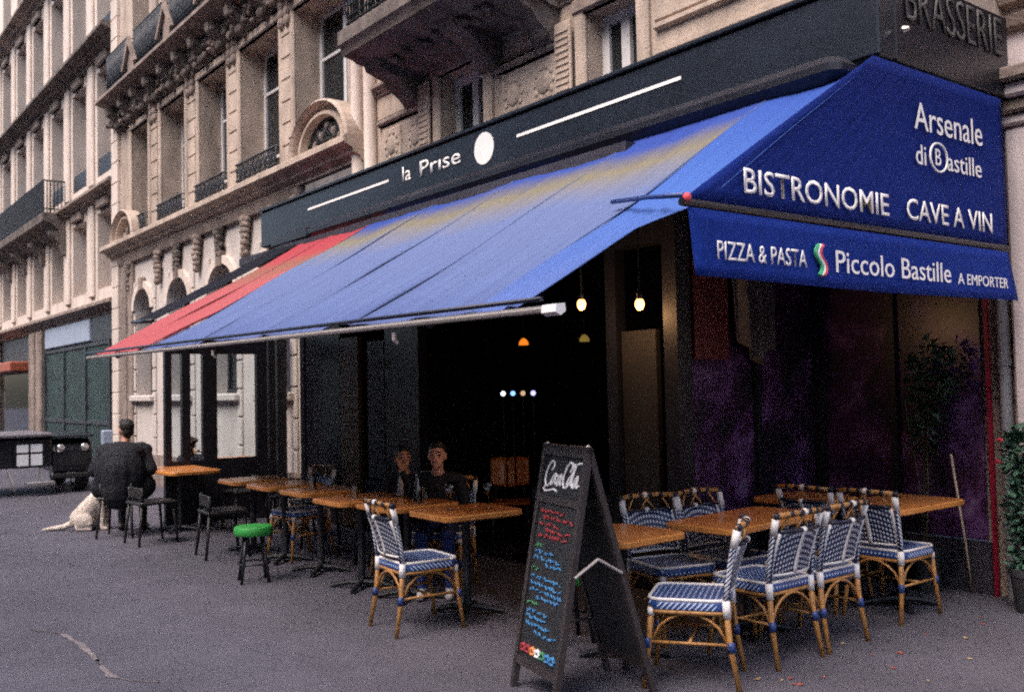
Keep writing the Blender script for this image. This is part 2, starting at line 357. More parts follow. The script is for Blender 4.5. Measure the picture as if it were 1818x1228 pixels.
def wall_x(mb, x, y0, y1, z0, z1, ops, depth, k=0, kr=0, sgn=1):
    """wall in the plane x facing -x (sgn=1), openings (ya,yb,za,zb) with reveals going in +x"""
    ys = sorted({y0, y1, *[a for o in ops for a in o[:2]]}); zs = sorted({z0, z1, *[a for o in ops for a in o[2:4]]})
    for a, b in zip(ys, ys[1:]):
        for c, d in zip(zs, zs[1:]):
            if any(o[0] <= (a + b) / 2 <= o[1] and o[2] <= (c + d) / 2 <= o[3] for o in ops): continue
            mb.quad((x, a, c), (x, b, c), (x, b, d), (x, a, d), k)
    for a, b, c, d in [o[:4] for o in ops]:
        X = x + depth * sgn
        mb.quad((x, a, c), (X, a, c), (X, a, d), (x, a, d), kr); mb.quad((x, b, c), (X, b, c), (X, b, d), (x, b, d), kr)
        mb.quad((x, a, c), (X, a, c), (X, b, c), (x, b, c), kr); mb.quad((x, a, d), (X, a, d), (X, b, d), (x, b, d), kr)
    return mb
def window(parent, x, ya, yb, za, zb, frame='frame_w', rows=(.3, .7), fw=.07, pane='pane', curtain=False):
    """casement window: frame with two leaves and a transom, each pane a sub-part"""
    mb = MB(); t = .06
    mb.box(x, x + t, ya, ya + fw, za, zb); mb.box(x, x + t, yb - fw, yb, za, zb)
    mb.box(x + .001, x + t - .001, ya + fw, yb - fw, za, za + fw); mb.box(x + .001, x + t - .001, ya + fw, yb - fw, zb - fw, zb)
    ym = (ya + yb) / 2; mb.box(x - .012, x + t + .01, ym - fw * .55, ym + fw * .55, za + fw, zb - fw)
    cuts = [za + fw] + [za + (zb - za) * r for r in rows if 0 < r < 1] + [zb - fw]
    for c in cuts[1:-1]:
        mb.box(x + .004, x + t - .006, ya + fw, ym - fw * .55, c - .02, c + .02); mb.box(x + .004, x + t - .006, ym + fw * .55, yb - fw, c - .02, c + .02)
    o = mb.build('window', frame, parent)
    for a, b in ((ya + fw, ym - fw * .5), (ym + fw * .5, yb - fw)):
        for c, d in zip(cuts, cuts[1:]):
            MB().box(x + .03, x + .036, a, b, c, d).build('pane', pane, o)
    return o
def railing(parent, x, ya, yb, z0, z1, d=.12, mat='iron', name='window_railing', dense=False):
    """cast iron guard: rails, scroll lattice and returns to the wall"""
    mb = MB(); r = .012
    for z in (z0 + .03, z0 + .10, z1 - .09, z1):
        mb.tube([(x, ya, z), (x, yb, z)], r * (1.5 if z == z1 else 1), 6)
        for y in (ya, yb): mb.tube([(x, y, z), (x + d, y, z)], r, 6)
    n = max(3, int((yb - ya) / .16)); st = (yb - ya) / n
    for i in range(n):
        a, b = ya + i * st, ya + (i + 1) * st; c = (a + b) / 2; zc = (z0 + z1) / 2
        mb.tube([(x, a, z0 + .1), (x, b, z1 - .09)], .009, 5); mb.tube([(x, b, z0 + .1), (x, a, z1 - .09)], .009, 5)
        mb.tube([(x, a, z0), (x, a, z1)], .010, 5)
        mb.tube([(x, c + st * .3 * math.cos(t), zc + (z1 - z0) * .2 * math.sin(t)) for t in [j * math.pi / 4 for j in range(9)]], .010, 5)
        mb.tube([(x, c + st * .22 * math.cos(t), z1 - .045 + .03 * math.sin(t)) for t in [j * math.pi / 3 for j in range(7)]], .008, 5)
    if dense:
        for i in range(n * 3):
            a = ya + (i + .5) * st / 3; mb.tube([(x, a, z0), (x, a + .02 * math.sin(i), (z0 + z1) / 2), (x, a, z1)], .013, 5)
            mb.tube([(x, a + .035 * math.cos(t), z0 + (z1 - z0) * .3 + .06 * math.sin(t)) for t in [j * math.pi / 3 for j in range(7)]], .011, 5)
    return mb.build(name, mat, parent, smooth=True)
def cornice(parent, x, y0, y1, z0, z1, out, mat, name='cornice'):
    h = z1 - z0
    p = [(x + .02, z0), (x - out * .25, z0), (x - out * .28, z0 + h * .18), (x - out * .55, z0 + h * .30), (x - out * .60, z0 + h * .46), (x - out * .9, z0 + h * .60),
         (x - out, z0 + h * .68), (x - out, z0 + h * .92), (x - out * .9, z1), (x + .02, z1 + .02)]
    return MB().prof_y(p, y0, y1).build(name, mat, parent)

# ================================================================== ground
g = MB()
g.quad((-60, -40, 0), (120, -40, 0), (120, 160, 0), (-60, 160, 0))
tag(g.build('pavement', 'asphalt'), kind='structure')
edge = []
ctrl = [(-2.2, 8.1), (.2, 7.75), (.95, 7.72), (1.40, 7.50), (1.60, 7.15), (1.62, 6.75), (1.60, 6.3), (1.575, 5.90), (1.64, 5.70), (1.80, 5.5), (1.82, 4.6), (1.7, 3.6), (1.65, 1.0), (1.6, -3.0)]
for (a, b), (c, d) in zip(ctrl, ctrl[1:]):
    k = max(2, int(math.hypot(c - a, d - b) / .08))
    for i in range(k):
        t = i / k; edge.append((a + (c - a) * t + random.uniform(-.007, .007), b + (d - b) * t + random.uniform(-.007, .007)))
pt = MB(); n = len(edge)
for (a, b), (c, d) in zip(edge, edge[1:]):
    pt.quad((-12, b, .012), (a, b, .012), (c, d, .012), (-12, d, .012))
    pt.quad((a, b, .012), (a + .018, b + .006, 0), (c + .018, d + .006, 0), (c, d, .012))
tag(pt.build('road_patch', 'asphalt_p'), kind='structure')
ed = MB(); ws = [(.030 if 1.5 < a < 1.72 and 5.85 < b < 7.1 else .006) * random.uniform(.6, 1.4) for a, b in edge]
for i in range(10, len(edge) - 1):
    (a, b), (c, d) = edge[i], edge[i + 1]
    if not (5.55 < b < 7.5 and a > 1.2) or random.random() < .12: continue
    ed.quad((a - ws[i] * .6, b - ws[i] * .4, .0165), (a + ws[i] * .6, b + ws[i] * .4, .0165), (c + ws[i + 1] * .6, d + ws[i + 1] * .4, .0165), (c - ws[i + 1] * .6, d - ws[i + 1] * .4, .0165))
    ed.quad((a + ws[i] * .6, b + ws[i] * .4, .0165), (a + ws[i] * .6 + .015, b + ws[i] * .4 + .01, .001), (c + ws[i + 1] * .6 + .015, d + ws[i + 1] * .4 + .01, .001), (c + ws[i + 1] * .6, d + ws[i + 1] * .4, .0165))
tag(ed.build('road_seam', 'asphalt_w'), kind='structure')

OB = thing('sky_blocking_building', (-13, 8, 0), 'unseen plain stone block added across the street to block low sky light', 'building')  # unseen block, added to keep low sky light off the terrace
ob = [(-14 + 2.6 * i, -12.7 + 2.6 * i, 1.0 + 3.3 * j, 3.0 + 3.3 * j) for i in range(20) for j in range(4)]
wall_x(MB(), -13, -16, 40, 0, 14.5, ob, .3, sgn=-1).build('wall', 'stone_m', OB)
for a_, b_, c_, d_ in ob: MB().box(-13.26, -13.22, a_, b_, c_, d_).build('window', 'pane', OB)
MB().box(-14.5, -12.8, -16, 40, 14.5, 14.9).build('cornice', 'stone_m', OB)

# ================================================================== ornate stone building (left of the restaurant)
XW = 5.55
HB = thing('stone_building', (XW, 15, 0), 'ornate beige stone building with carved cornices and iron window railings beside the restaurant', 'building')
ops1 = [(18.0, 19.02, 4.62, 6.70), (16.02, 17.28, 4.62, 6.70), (14.14, 15.36, 4.62, 6.70), (12.24, 13.62, 4.62, 6.70), (10.27, 11.76, 4.62, 6.70)]
ops2 = [(a, b, 7.62, 9.9) for a, b, *_ in ops1]
wall_x(MB(), XW, 9.88, 20.25, 4.40, 11.5, ops1 + ops2, .42).build('upper_wall', 'stone', HB)
arch = [(17.92, 18.92, 1.62, 3.62), (15.92, 16.98, 1.62, 3.62), (13.92, 15.02, 1.62, 3.62), (12.05, 13.0, 1.62, 3.62)]
wall_x(MB(), XW + .02, 11.58, 20.25, 0, 4.40, arch, .34).build('ground_floor_wall', 'stone_w', HB)
MB().box(XW + .01, XW + 6, 20.15, 20.25, 0, 11.5).build('end_wall', 'stone', HB)
for a, b, c, d in ops1 + ops2: window(HB, XW + .34, a + .001, b - .001, c + .001, d - .001, 'frame_w', (.22, .70))
for a, b, c, d in arch:
    window(HB, XW + .28, a + .001, b - .001, c + .001, d - .001, 'frame_d', (.45,))
    # round-headed stone infill over the opening, with a raised archivolt and keystone
    cy, r = (a + b) / 2, (b - a) / 2; mb = MB(); ring = MB(); z0 = d - r * .8
    N = 12; prev = None
    for i in range(N + 1):
        t = math.pi * i / N; p = (cy + r * math.cos(t), z0 + r * .8 * math.sin(t)); q = (cy + (r + .13) * math.cos(t), z0 + (r * .8 + .13) * math.sin(t))
        if prev:
            mb.quad((XW + .03, prev[0][0], prev[0][1]), (XW + .03, p[0], p[1]), (XW + .03, p[0], d), (XW + .03, prev[0][0], d))
            mb.quad((XW + .03, prev[0][0], prev[0][1]), (XW + .03, p[0], p[1]), (XW + .27, p[0], p[1]), (XW + .27, prev[0][0], prev[0][1]))
            for x in (XW - .05,):
                ring.quad((x, prev[0][0], prev[0][1]), (x, p[0], p[1]), (x, q[0], q[1]), (x, prev[1][0], prev[1][1]))
                ring.quad((x, prev[1][0], prev[1][1]), (x, q[0], q[1]), (XW + .03, q[0], q[1]), (XW + .03, prev[1][0], prev[1][1]))
                ring.quad((x, prev[0][0], prev[0][1]), (x, p[0], p[1]), (XW + .03, p[0], p[1]), (XW + .03, prev[0][0], prev[0][1]))
        prev = (p, q)
    mb.build('arch_infill', 'stone_w', HB); ring.build('archivolt', 'stone_l', HB)
    MB().cbox(XW - .09, XW + .03, cy - .09, cy + .09, d - .06, d + .2, .02).build('keystone', 'stone_m', HB)
    MB().cbox(XW - .10, XW + .02, a - .12, b + .12, c - .12, c - .003, .02).build('window_sill', 'stone_w', HB)
    for y in (a - .10, b + .10):     # block joints on the jambs
        for k in range(9):
            MB().cbox(XW - .012, XW + .021, y - .09, y + .09, .42 * k + .02 if k else .02, .42 * (k + 1) - .008, .008).build('stone_block', 'stone_w', HB)
# plinth, quoins and fluted end pilaster
MB().box(XW - .05, XW + .021, 11.6, 19.3, 0, .55).build('plinth', 'stone_m', HB)
for k in range(27):
    MB().cbox(XW - .07, XW + .3, 19.86, 20.28, .42 * k + .004, .42 * (k + 1) - .004, .012).build('quoin_block', 'stone_l', HB)
pm = MB()
for j, y in enumerate((19.72, 19.50, 19.28, 19.10)): pm.cbox(XW - .035 - .02 * (j % 2), XW + .022, y - .09, y + .085, .3, 4.2, .02)
pm.build('fluted_pilaster', 'stone_m', HB)
# block strips between the windows of the first floor
piers = [(13.86, 14.05), (15.50, 15.72), (17.42, 17.66), (11.92, 12.12), (12.0, 12.0)][:4]
for (a, b), (c, d) in (((13.62, 14.14), (0, 0)), ((15.36, 16.02), (0, 0)), ((17.28, 18.0), (0, 0)), ((11.76, 12.24), (0, 0))):
    for k in range(7):
        MB().cbox(XW - .045, XW + .01, (a + b) / 2 - .17, (a + b) / 2 + .17, 4.64 + .30 * k + .006, 4.64 + .30 * (k + 1) - .010, .010).build('stone_block', 'stone', HB)
    for k in range(8):
        MB().cbox(XW - .045, XW + .01, (a + b) / 2 - .17, (a + b) / 2 + .17, 7.70 + .30 * k + .006, 7.70 + .30 * (k + 1) - .010, .010).build('stone_block', 'stone', HB)
    # scroll capital
    mb = MB(); y = (a + b) / 2
    for dz, rr in ((6.74, .13), (6.86, .11), (6.62, .09)):
        for s in (-.09, .09): mb.ell((XW - .05, y + s, dz), (.06, .09, .09), 8, 6)
    mb.build('carved_capital', 'stone_m', HB, smooth=True)
for a, b, c, d in ops1:
    railing(HB, XW - .10, a - .02, b + .02, 4.63, 4.97, .12)
    MB().cbox(XW - .05, XW + .01, a - .11, a - .003, 4.63, 6.76, .02).build('window_surround', 'stone', HB)
    MB().cbox(XW - .05, XW + .01, b + .003, b + .11, 4.63, 6.76, .02).build('window_surround', 'stone', HB)
    MB().cbox(XW - .06, XW + .011, a - .12, b + .12, 6.705, 6.86, .03).build('window_surround', 'stone', HB)
cornice(HB, XW, 9.9, 20.28, 4.32, 4.60, .30, 'stone', 'sill_cornice')
MB().prof_y([(XW + .02, 4.18), (XW - .06, 4.18), (XW - .10, 4.30), (XW + .02, 4.318)], 11.6, 19.85).build('cornice_moulding', 'stone_m', HB)
# heavy balcony cornice with carved consoles
cornice(HB, XW, 9.9, 19.85, 7.20, 7.42, .50, 'stone_m', 'balcony_cornice')
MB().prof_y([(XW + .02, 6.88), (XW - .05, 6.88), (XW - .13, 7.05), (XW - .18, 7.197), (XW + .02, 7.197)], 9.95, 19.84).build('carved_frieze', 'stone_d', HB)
y = 10.2
while y < 19.8:
    mb = MB()
    mb.prof_y([(XW, 6.80), (XW - .12, 6.84), (XW - .17, 6.95), (XW - .26, 7.02), (XW - .36, 7.08), (XW - .38, 7.196), (XW, 7.196)], y - .075, y + .075)
    mb.ell((XW - .16, y, 6.90), (.07, .10, .09), 10, 6); mb.ell((XW - .31, y, 7.10), (.07, .10, .07), 10, 6)
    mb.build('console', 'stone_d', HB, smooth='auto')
    for q in range(3):
        lm = MB(); yy = y + .22 + .16 * q + random.uniform(-.02, .02)
        for _ in range(5): lm.ell((XW - .12 - random.uniform(0, .08), yy + random.uniform(-.06, .06), 7.0 + random.uniform(-.11, .12)), (.05, random.uniform(.03, .07), random.uniform(.03, .07)), 8, 6)
        lm.build('carved_ornament', 'stone_m' if q == 1 else 'stone_d', HB, smooth=True)
    y += .775
for a, b, c, d in ops2:
    railing(HB, XW - .44, a - .16, b + .16, 7.44, 8.10, .4, name='balcony_railing', dense=True)
    cy = (a + b) / 2     # small pediment block between the balconies
for cy in (17.64, 15.69, 13.88, 12.0):
    mb = MB(); mb.prof_x([(cy - .34, 7.46), (cy + .34, 7.46), (cy + .34, 7.54), (cy, 7.98), (cy - .34, 7.54)], XW - .44, XW - .20); mb.build('small_pediment', 'stone_m', HB)
    mb = MB(); mb.prof_x([(cy - .40, 7.53), (cy - .33, 7.50), (cy, 7.92), (cy + .33, 7.50), (cy + .40, 7.53), (cy, 8.06)], XW - .50, XW - .445); mb.build('pediment_moulding', 'stone_m', HB)
# arched pediments standing on the sill cornice at both ends
def arch_pediment(cy, rw, rh, z):
    prof = [(1.0, -.02), (1.0, -.24), (.95, -.27), (.90, -.23), (.88, -.16), (.80, -.14), (.76, -.20), (.70, -.20), (.66, -.12), (.64, -.03)]
    mb = MB(); N = 20; rows = []
    for i in range(N + 1):
        t = math.pi * i / N; rows.append([(XW + q, cy + rw * f * math.cos(t), z + rh * f * math.sin(t)) for f, q in prof])
    for A, B in zip(rows, rows[1:]):
        for j in range(len(prof) - 1): mb.quad(A[j], A[j + 1], B[j + 1], B[j])
        mb.quad(A[-1], B[-1], (XW - .03, B[-1][1], z), (XW - .03, A[-1][1], z))
    mb.build('arched_pediment', 'stone', HB, smooth='auto')
    mb = MB()
    for k in range(5): mb.ell((XW - .05, cy + rw * .42 * (k - 2) / 2, z + .10 + .10 * (2 - abs(k - 2))), (.07, rw * .13, .09), 8, 6)
    mb.build('carved_shell', 'stone_m', HB, smooth=True)
arch_pediment(10.72, .80, .58, 4.61); arch_pediment(19.0, .72, .55, 4.61)
# carved drops and garlands hanging under the sill cornice
for j, cy in enumerate((19.2, 17.45, 16.45, 15.47, 14.47, 13.46, 12.5, 11.8)):
    mb = MB()
    for k in range(7):
        wv = .17 * (1 - k / 8); mb.ell((XW - .05, cy + random.uniform(-.04, .04), 4.16 - k * (.085 if j % 2 else .065)), (.07, wv * random.uniform(.6, 1.1), .07), 8, 6)
        mb.ell((XW - .05, cy + random.choice((-1, 1)) * wv * .8, 4.14 - k * .08), (.05, .05, .05), 6, 5)
    mb.build('carved_drop', 'stone_m' if j % 2 else 'stone_d', HB, smooth=True)
# half round twin shafts at the party wall
for y, r in ((10.0, .075), (9.70, .075)):
    MB().lathe([(r * 1.3, 3.9), (r * 1.3, 4.0), (r, 4.04), (r, 5.6), (r * 1.3, 5.66), (r * 1.3, 5.8)], 14, (XW - .06, y, 0)).build('engaged_shaft', 'stone_l', HB, smooth='auto')

# ================================================================== far left building
LB = thing('pale_stone_building', (5.7, 27, 0), 'tall pale building at the far left edge with repeated narrow windows and a dark balcony', 'building')
XL = 5.72; wops = []
levels = [(3.95, 5.62), (6.42, 8.75), (9.45, 11.7), (12.5, 14.6)]
cy0 = [21.62 + 2.16 * k for k in range(8)]
for z0, z1 in levels:
    for cy in cy0: wops.append((cy - .62, cy + .62, z0, z1))
wall_x(MB(), XL, 20.3, 38.5, 3.4, 16, wops, .40).build('upper_wall', 'stone_l', LB)
for (a, b, c, d) in wops:
    window(LB, XL + .34, a + .001, b - .001, c + .001, d - .001, 'frame_w', (.72,))
    if c > 4: MB().cbox(XL + .02, XL + .10, a + .01, b - .01, c + .01, c + .42, .01).build('window_guard', 'iron', LB)
for cy in cy0:
    for z0, z1 in levels[:3]:
        MB().cbox(XL - .07, XL + .01, cy + .80, cy + 1.18, z0 - .15, z1 + .30, .03).build('pilaster', 'stone_l', LB)
        MB().cbox(XL - .11, XL + .011, cy - .40, cy + .40, z1 + .04, z1 + .28, .04).build('window_head', 'stone_m', LB)
cornice(LB, XL, 20.3, 38.5, 3.36, 3.62, .28, 'stone_m', 'cornice'); cornice(LB, XL, 20.3, 24.79, 5.85, 6.08, .30, 'stone_m', 'cornice')
cornice(LB, XL, 20.3, 38.5, 9.0, 9.28, .42, 'stone_d', 'cornice'); cornice(LB, XL, 20.3, 38.5, 12.0, 12.28, .42, 'stone_m', 'cornice')
MB().prof_y([(XL, 5.55), (XL - .18, 5.56), (XL - .36, 5.75), (XL - .56, 5.84), (XL - .58, 6.02), (XL, 6.03)], 24.8, 38).build('balcony_slab', 'stone_d', LB)
mb = MB(); X = XL - .55
for z in (6.12, 6.80): mb.tube([(XL, 24.86, z), (X, 24.86, z), (X, 38, z)], .022, 6)
y = 24.86
while y < 38: mb.tube([(X, y, 6.02), (X, y, 6.80)], .020, 5); y += .085
for k in range(7): mb.tube([(X + .08 * k, 24.86, 6.02), (X + .08 * k, 24.86, 6.80)], .014, 5)
mb.build('balcony_railing', 'iron', LB)
for y in (24.9, 27.1, 29.3, 31.4):
    MB().prof_y([(XL, 5.0), (XL - .14, 5.04), (XL - .2, 5.3), (XL - .42, 5.50), (XL - .45, 5.58), (XL, 5.60)], y - .14, y + .14).build('balcony_bracket', 'stone_d', LB)
# ground floor shops of that building
MB().box(XL + .02, XL + .4, 20.3, 38.5, 0, 3.36).build('ground_floor_wall', 'shopdark', LB)
mb = MB(); y = 21.2
while y < 27.1: mb.cbox(XL - .03, XL + .021, y, y + .16, .12, 2.72, .012); y += .185
mb.build('shopfront_boards', 'shutter', LB)
MB().cbox(XL - .10, XL + .02, 22.6, 26.9, 2.84, 3.34, .02).build('shop_sign_panel', 'signblue', LB)
MB().cbox(XL - .06, XL + .021, 20.5, 22.5, 2.80, 3.36, .02).build('shop_sign_panel', 'shopdark', LB)
for y in (28.3, 27.45, 33.6): MB().cbox(XL - .16, XL + .02, y - .28, y + .28, 0, 3.34, .04).build('shop_pilaster', 'stone_m', LB)
MB().cbox(XL - .5, XL + .02, 29.2, 33, 2.35, 2.62, .03).build('shop_awning_box', 'orange', LB)
MB().box(XL - .02, XL + .021, 28.7, 33.2, .1, 2.3).build('shop_window', 'pane', LB)
for y in (21.15, 23.1, 25.1, 27.1): MB().cbox(XL - .07, XL + .02, y - .05, y + .05, 0, 2.80, .01).build('shopfront_frame', 'shopdark', LB)
for z in (.10, 1.0, 2.72): MB().cbox(XL - .06, XL - .031, 21.2, 27.05, z, z + .09, .008).build('shopfront_rail', 'shopdark', LB)

# ================================================================== restaurant building
CB = thing('restaurant_building', (XW, 7.5, 0), 'stone restaurant building with dark open ground floor behind the blue awning', 'building')
opsC = [(7.52, 8.28, 3.95, 4.86), (5.42, 6.02, 3.95, 4.80), (3.9, 4.5, 5.6, 7.4)]
wall_x(MB(), XW, 3.45, 9.88, 3.60, 9.5, opsC, .28).build('upper_wall', 'stone', CB)
MB().box(XW, 8.5, 3.33, 3.45, 3.6, 9.5).build('side_wall', 'stone', CB)
for a, b, c, d in opsC: window(CB, XW + .16, a + .001, b - .001, c + .001, d - .001, 'frame_w', (), .09)
for a, b, c, d in opsC[:2]:
    MB().cbox(XW - .05, XW + .01, b + .002, b + .14, 3.9, d + .1, .02).build('window_surround', 'stone', CB)
    MB().cbox(XW - .05, XW + .01, a - .14, a - .002, 3.9, d + .1, .02).build('window_surround', 'stone', CB)
    MB().cbox(XW - .07, XW + .011, a - .16, b + .16, d + .002, d + .16, .03).build('window_surround', 'stone_m', CB)
    sh = MB(); sh.cbox(XW - .08, XW - .052, b + .15, b + .36, 3.92, d, .006)
    for k in range(14): sh.box(XW - .092, XW - .079, b + .17, b + .34, 3.96 + k * (d - 4.0) / 14, 3.985 + k * (d - 4.0) / 14)
    sh.build('folded_shutter', 'stone', CB)
# coffered carved panels between the windows
for (a, b) in ((8.5, 9.5), (6.35, 7.25)):
    for z0, z1 in ((4.10, 4.60),):
        MB().cbox(XW - .03, XW + .01, a, b, z0, z1, .02).build('stone_panel', 'stone', CB)
        MB().cbox(XW - .07, XW + .008, a - .07, b + .07, z1 + .004, z1 + .09, .03).build('panel_moulding', 'stone_m', CB)
        for k in range(2 if b - a < 1.1 else 3):
            nn = 2 if b - a < 1.1 else 3; w0 = (b - a) / nn; mb = MB(); yc = a + w0 * (k + .5)
            mb.cbox(XW - .045, XW - .001, yc - w0 * .40, yc + w0 * .40, z0 + .05, z1 - .05, .012); mb.ell((XW - .045, yc, (z0 + z1) / 2), (.030, .10, .11), 12, 8)
            for q in range(10): mb.ell((XW - .046, yc + .13 * math.cos(q * math.pi / 5), (z0 + z1) / 2 + .14 * math.sin(q * math.pi / 5)), (.014, .026, .030), 7, 5)
            mb.build('carved_rosette', 'stone', CB, smooth='auto')
cornice(CB, XW, 3.4, 9.62, 4.98, 5.10, .10, 'stone_m', 'string_course')
for k, z in enumerate((4.13, 4.20, 4.40, 4.47)): MB().prof_y([(XW - .001, z), (XW - .05 + .02 * (k % 2), z + .015), (XW - .05 + .02 * (k % 2), z + .05), (XW - .001, z + .062)], 3.46, 5.22).build('panel_moulding', 'stone', CB)
for k, z in enumerate((5.4, 5.75, 6.1)): MB().prof_y([(XW - .001, z), (XW - .03, z + .02), (XW - .03, z + .30), (XW - .001, z + .32)], 3.45, 6.0).build('stone_course', 'stone', CB)
# straight stone balcony with sooty coved underside
BP = [(XW + .02, 4.96), (XW - .14, 4.97), (XW - .20, 5.0), (XW - .38, 5.02), (XW - .46, 5.05), (XW - .64, 5.07), (XW - .68, 5.10), (XW - .80, 5.12), (XW - .82, 5.18), (XW - .86, 5.22), (XW - .86, 5.36), (XW - .80, 5.41), (XW + .02, 5.42)]
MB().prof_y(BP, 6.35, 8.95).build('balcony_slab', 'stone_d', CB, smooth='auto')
for y in (8.76, 7.36, 6.52):
    mb = MB(); mb.prof_y([(XW, 4.66), (XW - .09, 4.67), (XW - .14, 4.74), (XW - .26, 4.82), (XW - .32, 4.90), (XW - .56, 4.98), (XW - .60, 5.08), (XW, 5.09)], y - .13, y + .13)
    mb.ell((XW - .12, y, 4.77), (.09, .145, .09), 12, 8); mb.ell((XW - .46, y, 5.0), (.12, .14, .06), 12, 8)
    mb.build('balcony_bracket', 'stone_d', CB, smooth='auto')
for k in range(9):
    lm = MB(); y = 8.45 - .26 * k
    for _ in range(4): lm.ell((XW - .30 - random.uniform(0, .2), y + random.uniform(-.06, .06), 5.02 + random.uniform(-.03, .02)), (.07, .06, .035), 8, 6)
    lm.build('carved_ornament', 'stone_d', CB, smooth=True)
railing(CB, XW - .78, 6.42, 8.88, 5.42, 6.3, .75, name='balcony_railing', dense=True)
# ground floor: open dark room and side recess
def part(name, mat, *b): return MB().box(*b).build(name, mat, CB)
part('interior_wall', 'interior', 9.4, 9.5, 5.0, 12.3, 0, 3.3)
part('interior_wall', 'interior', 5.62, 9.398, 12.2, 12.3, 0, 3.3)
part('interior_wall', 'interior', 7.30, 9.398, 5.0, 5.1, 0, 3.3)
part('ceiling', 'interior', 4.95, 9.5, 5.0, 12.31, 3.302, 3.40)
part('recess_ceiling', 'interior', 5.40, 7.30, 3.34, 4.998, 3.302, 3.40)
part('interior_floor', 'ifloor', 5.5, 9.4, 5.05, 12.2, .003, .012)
part('corner_post', 'paintblack', 5.42, 5.56, 4.98, 5.12, 0, 3.30)
for y in (5.73, 8.75, 11.5): part('shopfront_post', 'paintblack', 5.45, 5.56, y - .06, y + .06, 0, 3.30)
part('shopfront_beam', 'paintblack', 5.44, 5.57, 5.121, 11.57, 2.72, 2.90)
part('front_panel', 'paintblack', 5.47, 5.54, 5.80, 6.83, 0, .72)
part('front_panel', 'paintblack', 5.47, 5.54, 8.82, 9.42, 0, 2.71)
part('grey_panel', 'greypanel', 5.50, 5.55, 5.28, 5.66, 0.02, 2.05)
part('grey_panel', 'greypanel', 5.48, 5.53, 9.46, 9.84, .62, 2.18)
part('wooden_door', 'brownpanel', 5.46, 5.53, 10.03, 10.47, 0.02, 2.25)
part('front_panel', 'paintblack', 5.47, 5.54, 10.50, 11.43, 0, 2.71)
part('front_panel', 'paintblack', 5.50, 5.545, 9.425, 10.02, 0, .6)
# side recess: glazing with painted purple reflections in dark frames, red panel, drape
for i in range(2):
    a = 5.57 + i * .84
    MB().box(a + .03, a + .81, 5.04, 5.06, .42, 3.05).build('recess_pane', 'painted_refl', CB)
for a in (5.57, 6.39, 7.21): part('recess_frame', 'paintblack', a - .03 + (.02 if a < 5.6 else 0), a + .03, 5.0, 5.10, .0, 3.30)
part('recess_base', 'interior', 5.61, 7.18, 5.02, 5.09, 0, .41); part('recess_head', 'paintblack', 5.61, 7.18, 5.02, 5.09, 3.06, 3.30)
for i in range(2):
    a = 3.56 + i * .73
    MB().box(7.22, 7.24, a + .03, a + .70, .40, 3.05).build('recess_pane', 'painted_refl', CB)
for a in (4.29, 4.97): part('recess_frame', 'paintblack', 7.17, 7.26, a - .03, a + .025, 0, 3.30)
part('recess_base', 'interior', 7.20, 7.25, 3.56, 4.94, 0, .39); part('recess_head', 'paintblack', 7.20, 7.25, 3.56, 4.94, 3.06, 3.30)
part('red_panel', 'redpanel', 5.62, 6.02, 4.985, 5.015, 1.80, 2.85)
mb = MB(); mb.grid(lambda u, v: (6.02 + .55 * u + .1 * v * (1 - u), 4.95 + .04 * math.sin(u * 19 + v), 2.9 - 1.15 * v * (1 - .35 * abs(u - .5))), 22, 10)
mb.build('hanging_drape', 'drape', CB, smooth=True, solid=.006)
part('recess_return', 'stone_m', 7.25, 7.45, 3.326, 3.60, 0, 3.59)
part('corner_trim', 'redpost', 7.185, 7.212, 3.51, 3.540, 0, 2.35)

# ================================================================== neighbour on the right
NB = thing('neighbour_building', (7.3, 1, 0), 'pale stone pier and wall at the right edge beside the restaurant', 'building')
MB().box(7.27, 8.6, -4, 3.325, 0, 9).build('wall', 'stone_r', NB)
MB().cbox(7.10, 7.268, 2.55, 3.30, .5, 3.42, .025).build('pier', 'stone_r', NB)
MB().cbox(7.06, 7.268, 2.5, 3.318, 0, .498, .03).build('pier_base', 'stone_r', NB)
for k, (o, a, b) in enumerate(((.04, 3.424, 3.50), (.09, 3.504, 3.60), (.15, 3.604, 3.70), (.22, 3.704, 3.80))):
    MB().cbox(7.10 - o, 7.268, 2.55 - o, 3.322, a, b, .015).build('capital_moulding', 'stone_m' if k % 2 else 'stone_r', NB)
for k, z in enumerate((4.15, 4.32, 4.55)): MB().prof_y([(7.265, z), (7.20 - .03 * k, z + .03), (7.17 - .03 * k, z + .11), (7.265, z + .13)], -4, 3.32).build('wall_moulding', 'stone_m', NB)
dp = thing('downpipe', (7.2, 3.40, 0), 'grey downpipe running up the corner between the purple recess and the pale pier', 'pipe')
MB().tube([(7.2, 3.40, 0), (7.2, 3.40, 3.3)], .045, 12).build('pipe', 'pipe', dp, smooth='auto')
for z in (.5, 1.7, 2.9): MB().lathe([(.055, 0), (.055, .05)], 12, (7.2, 3.40, z)).build('pipe_clip', 'pipe', dp)

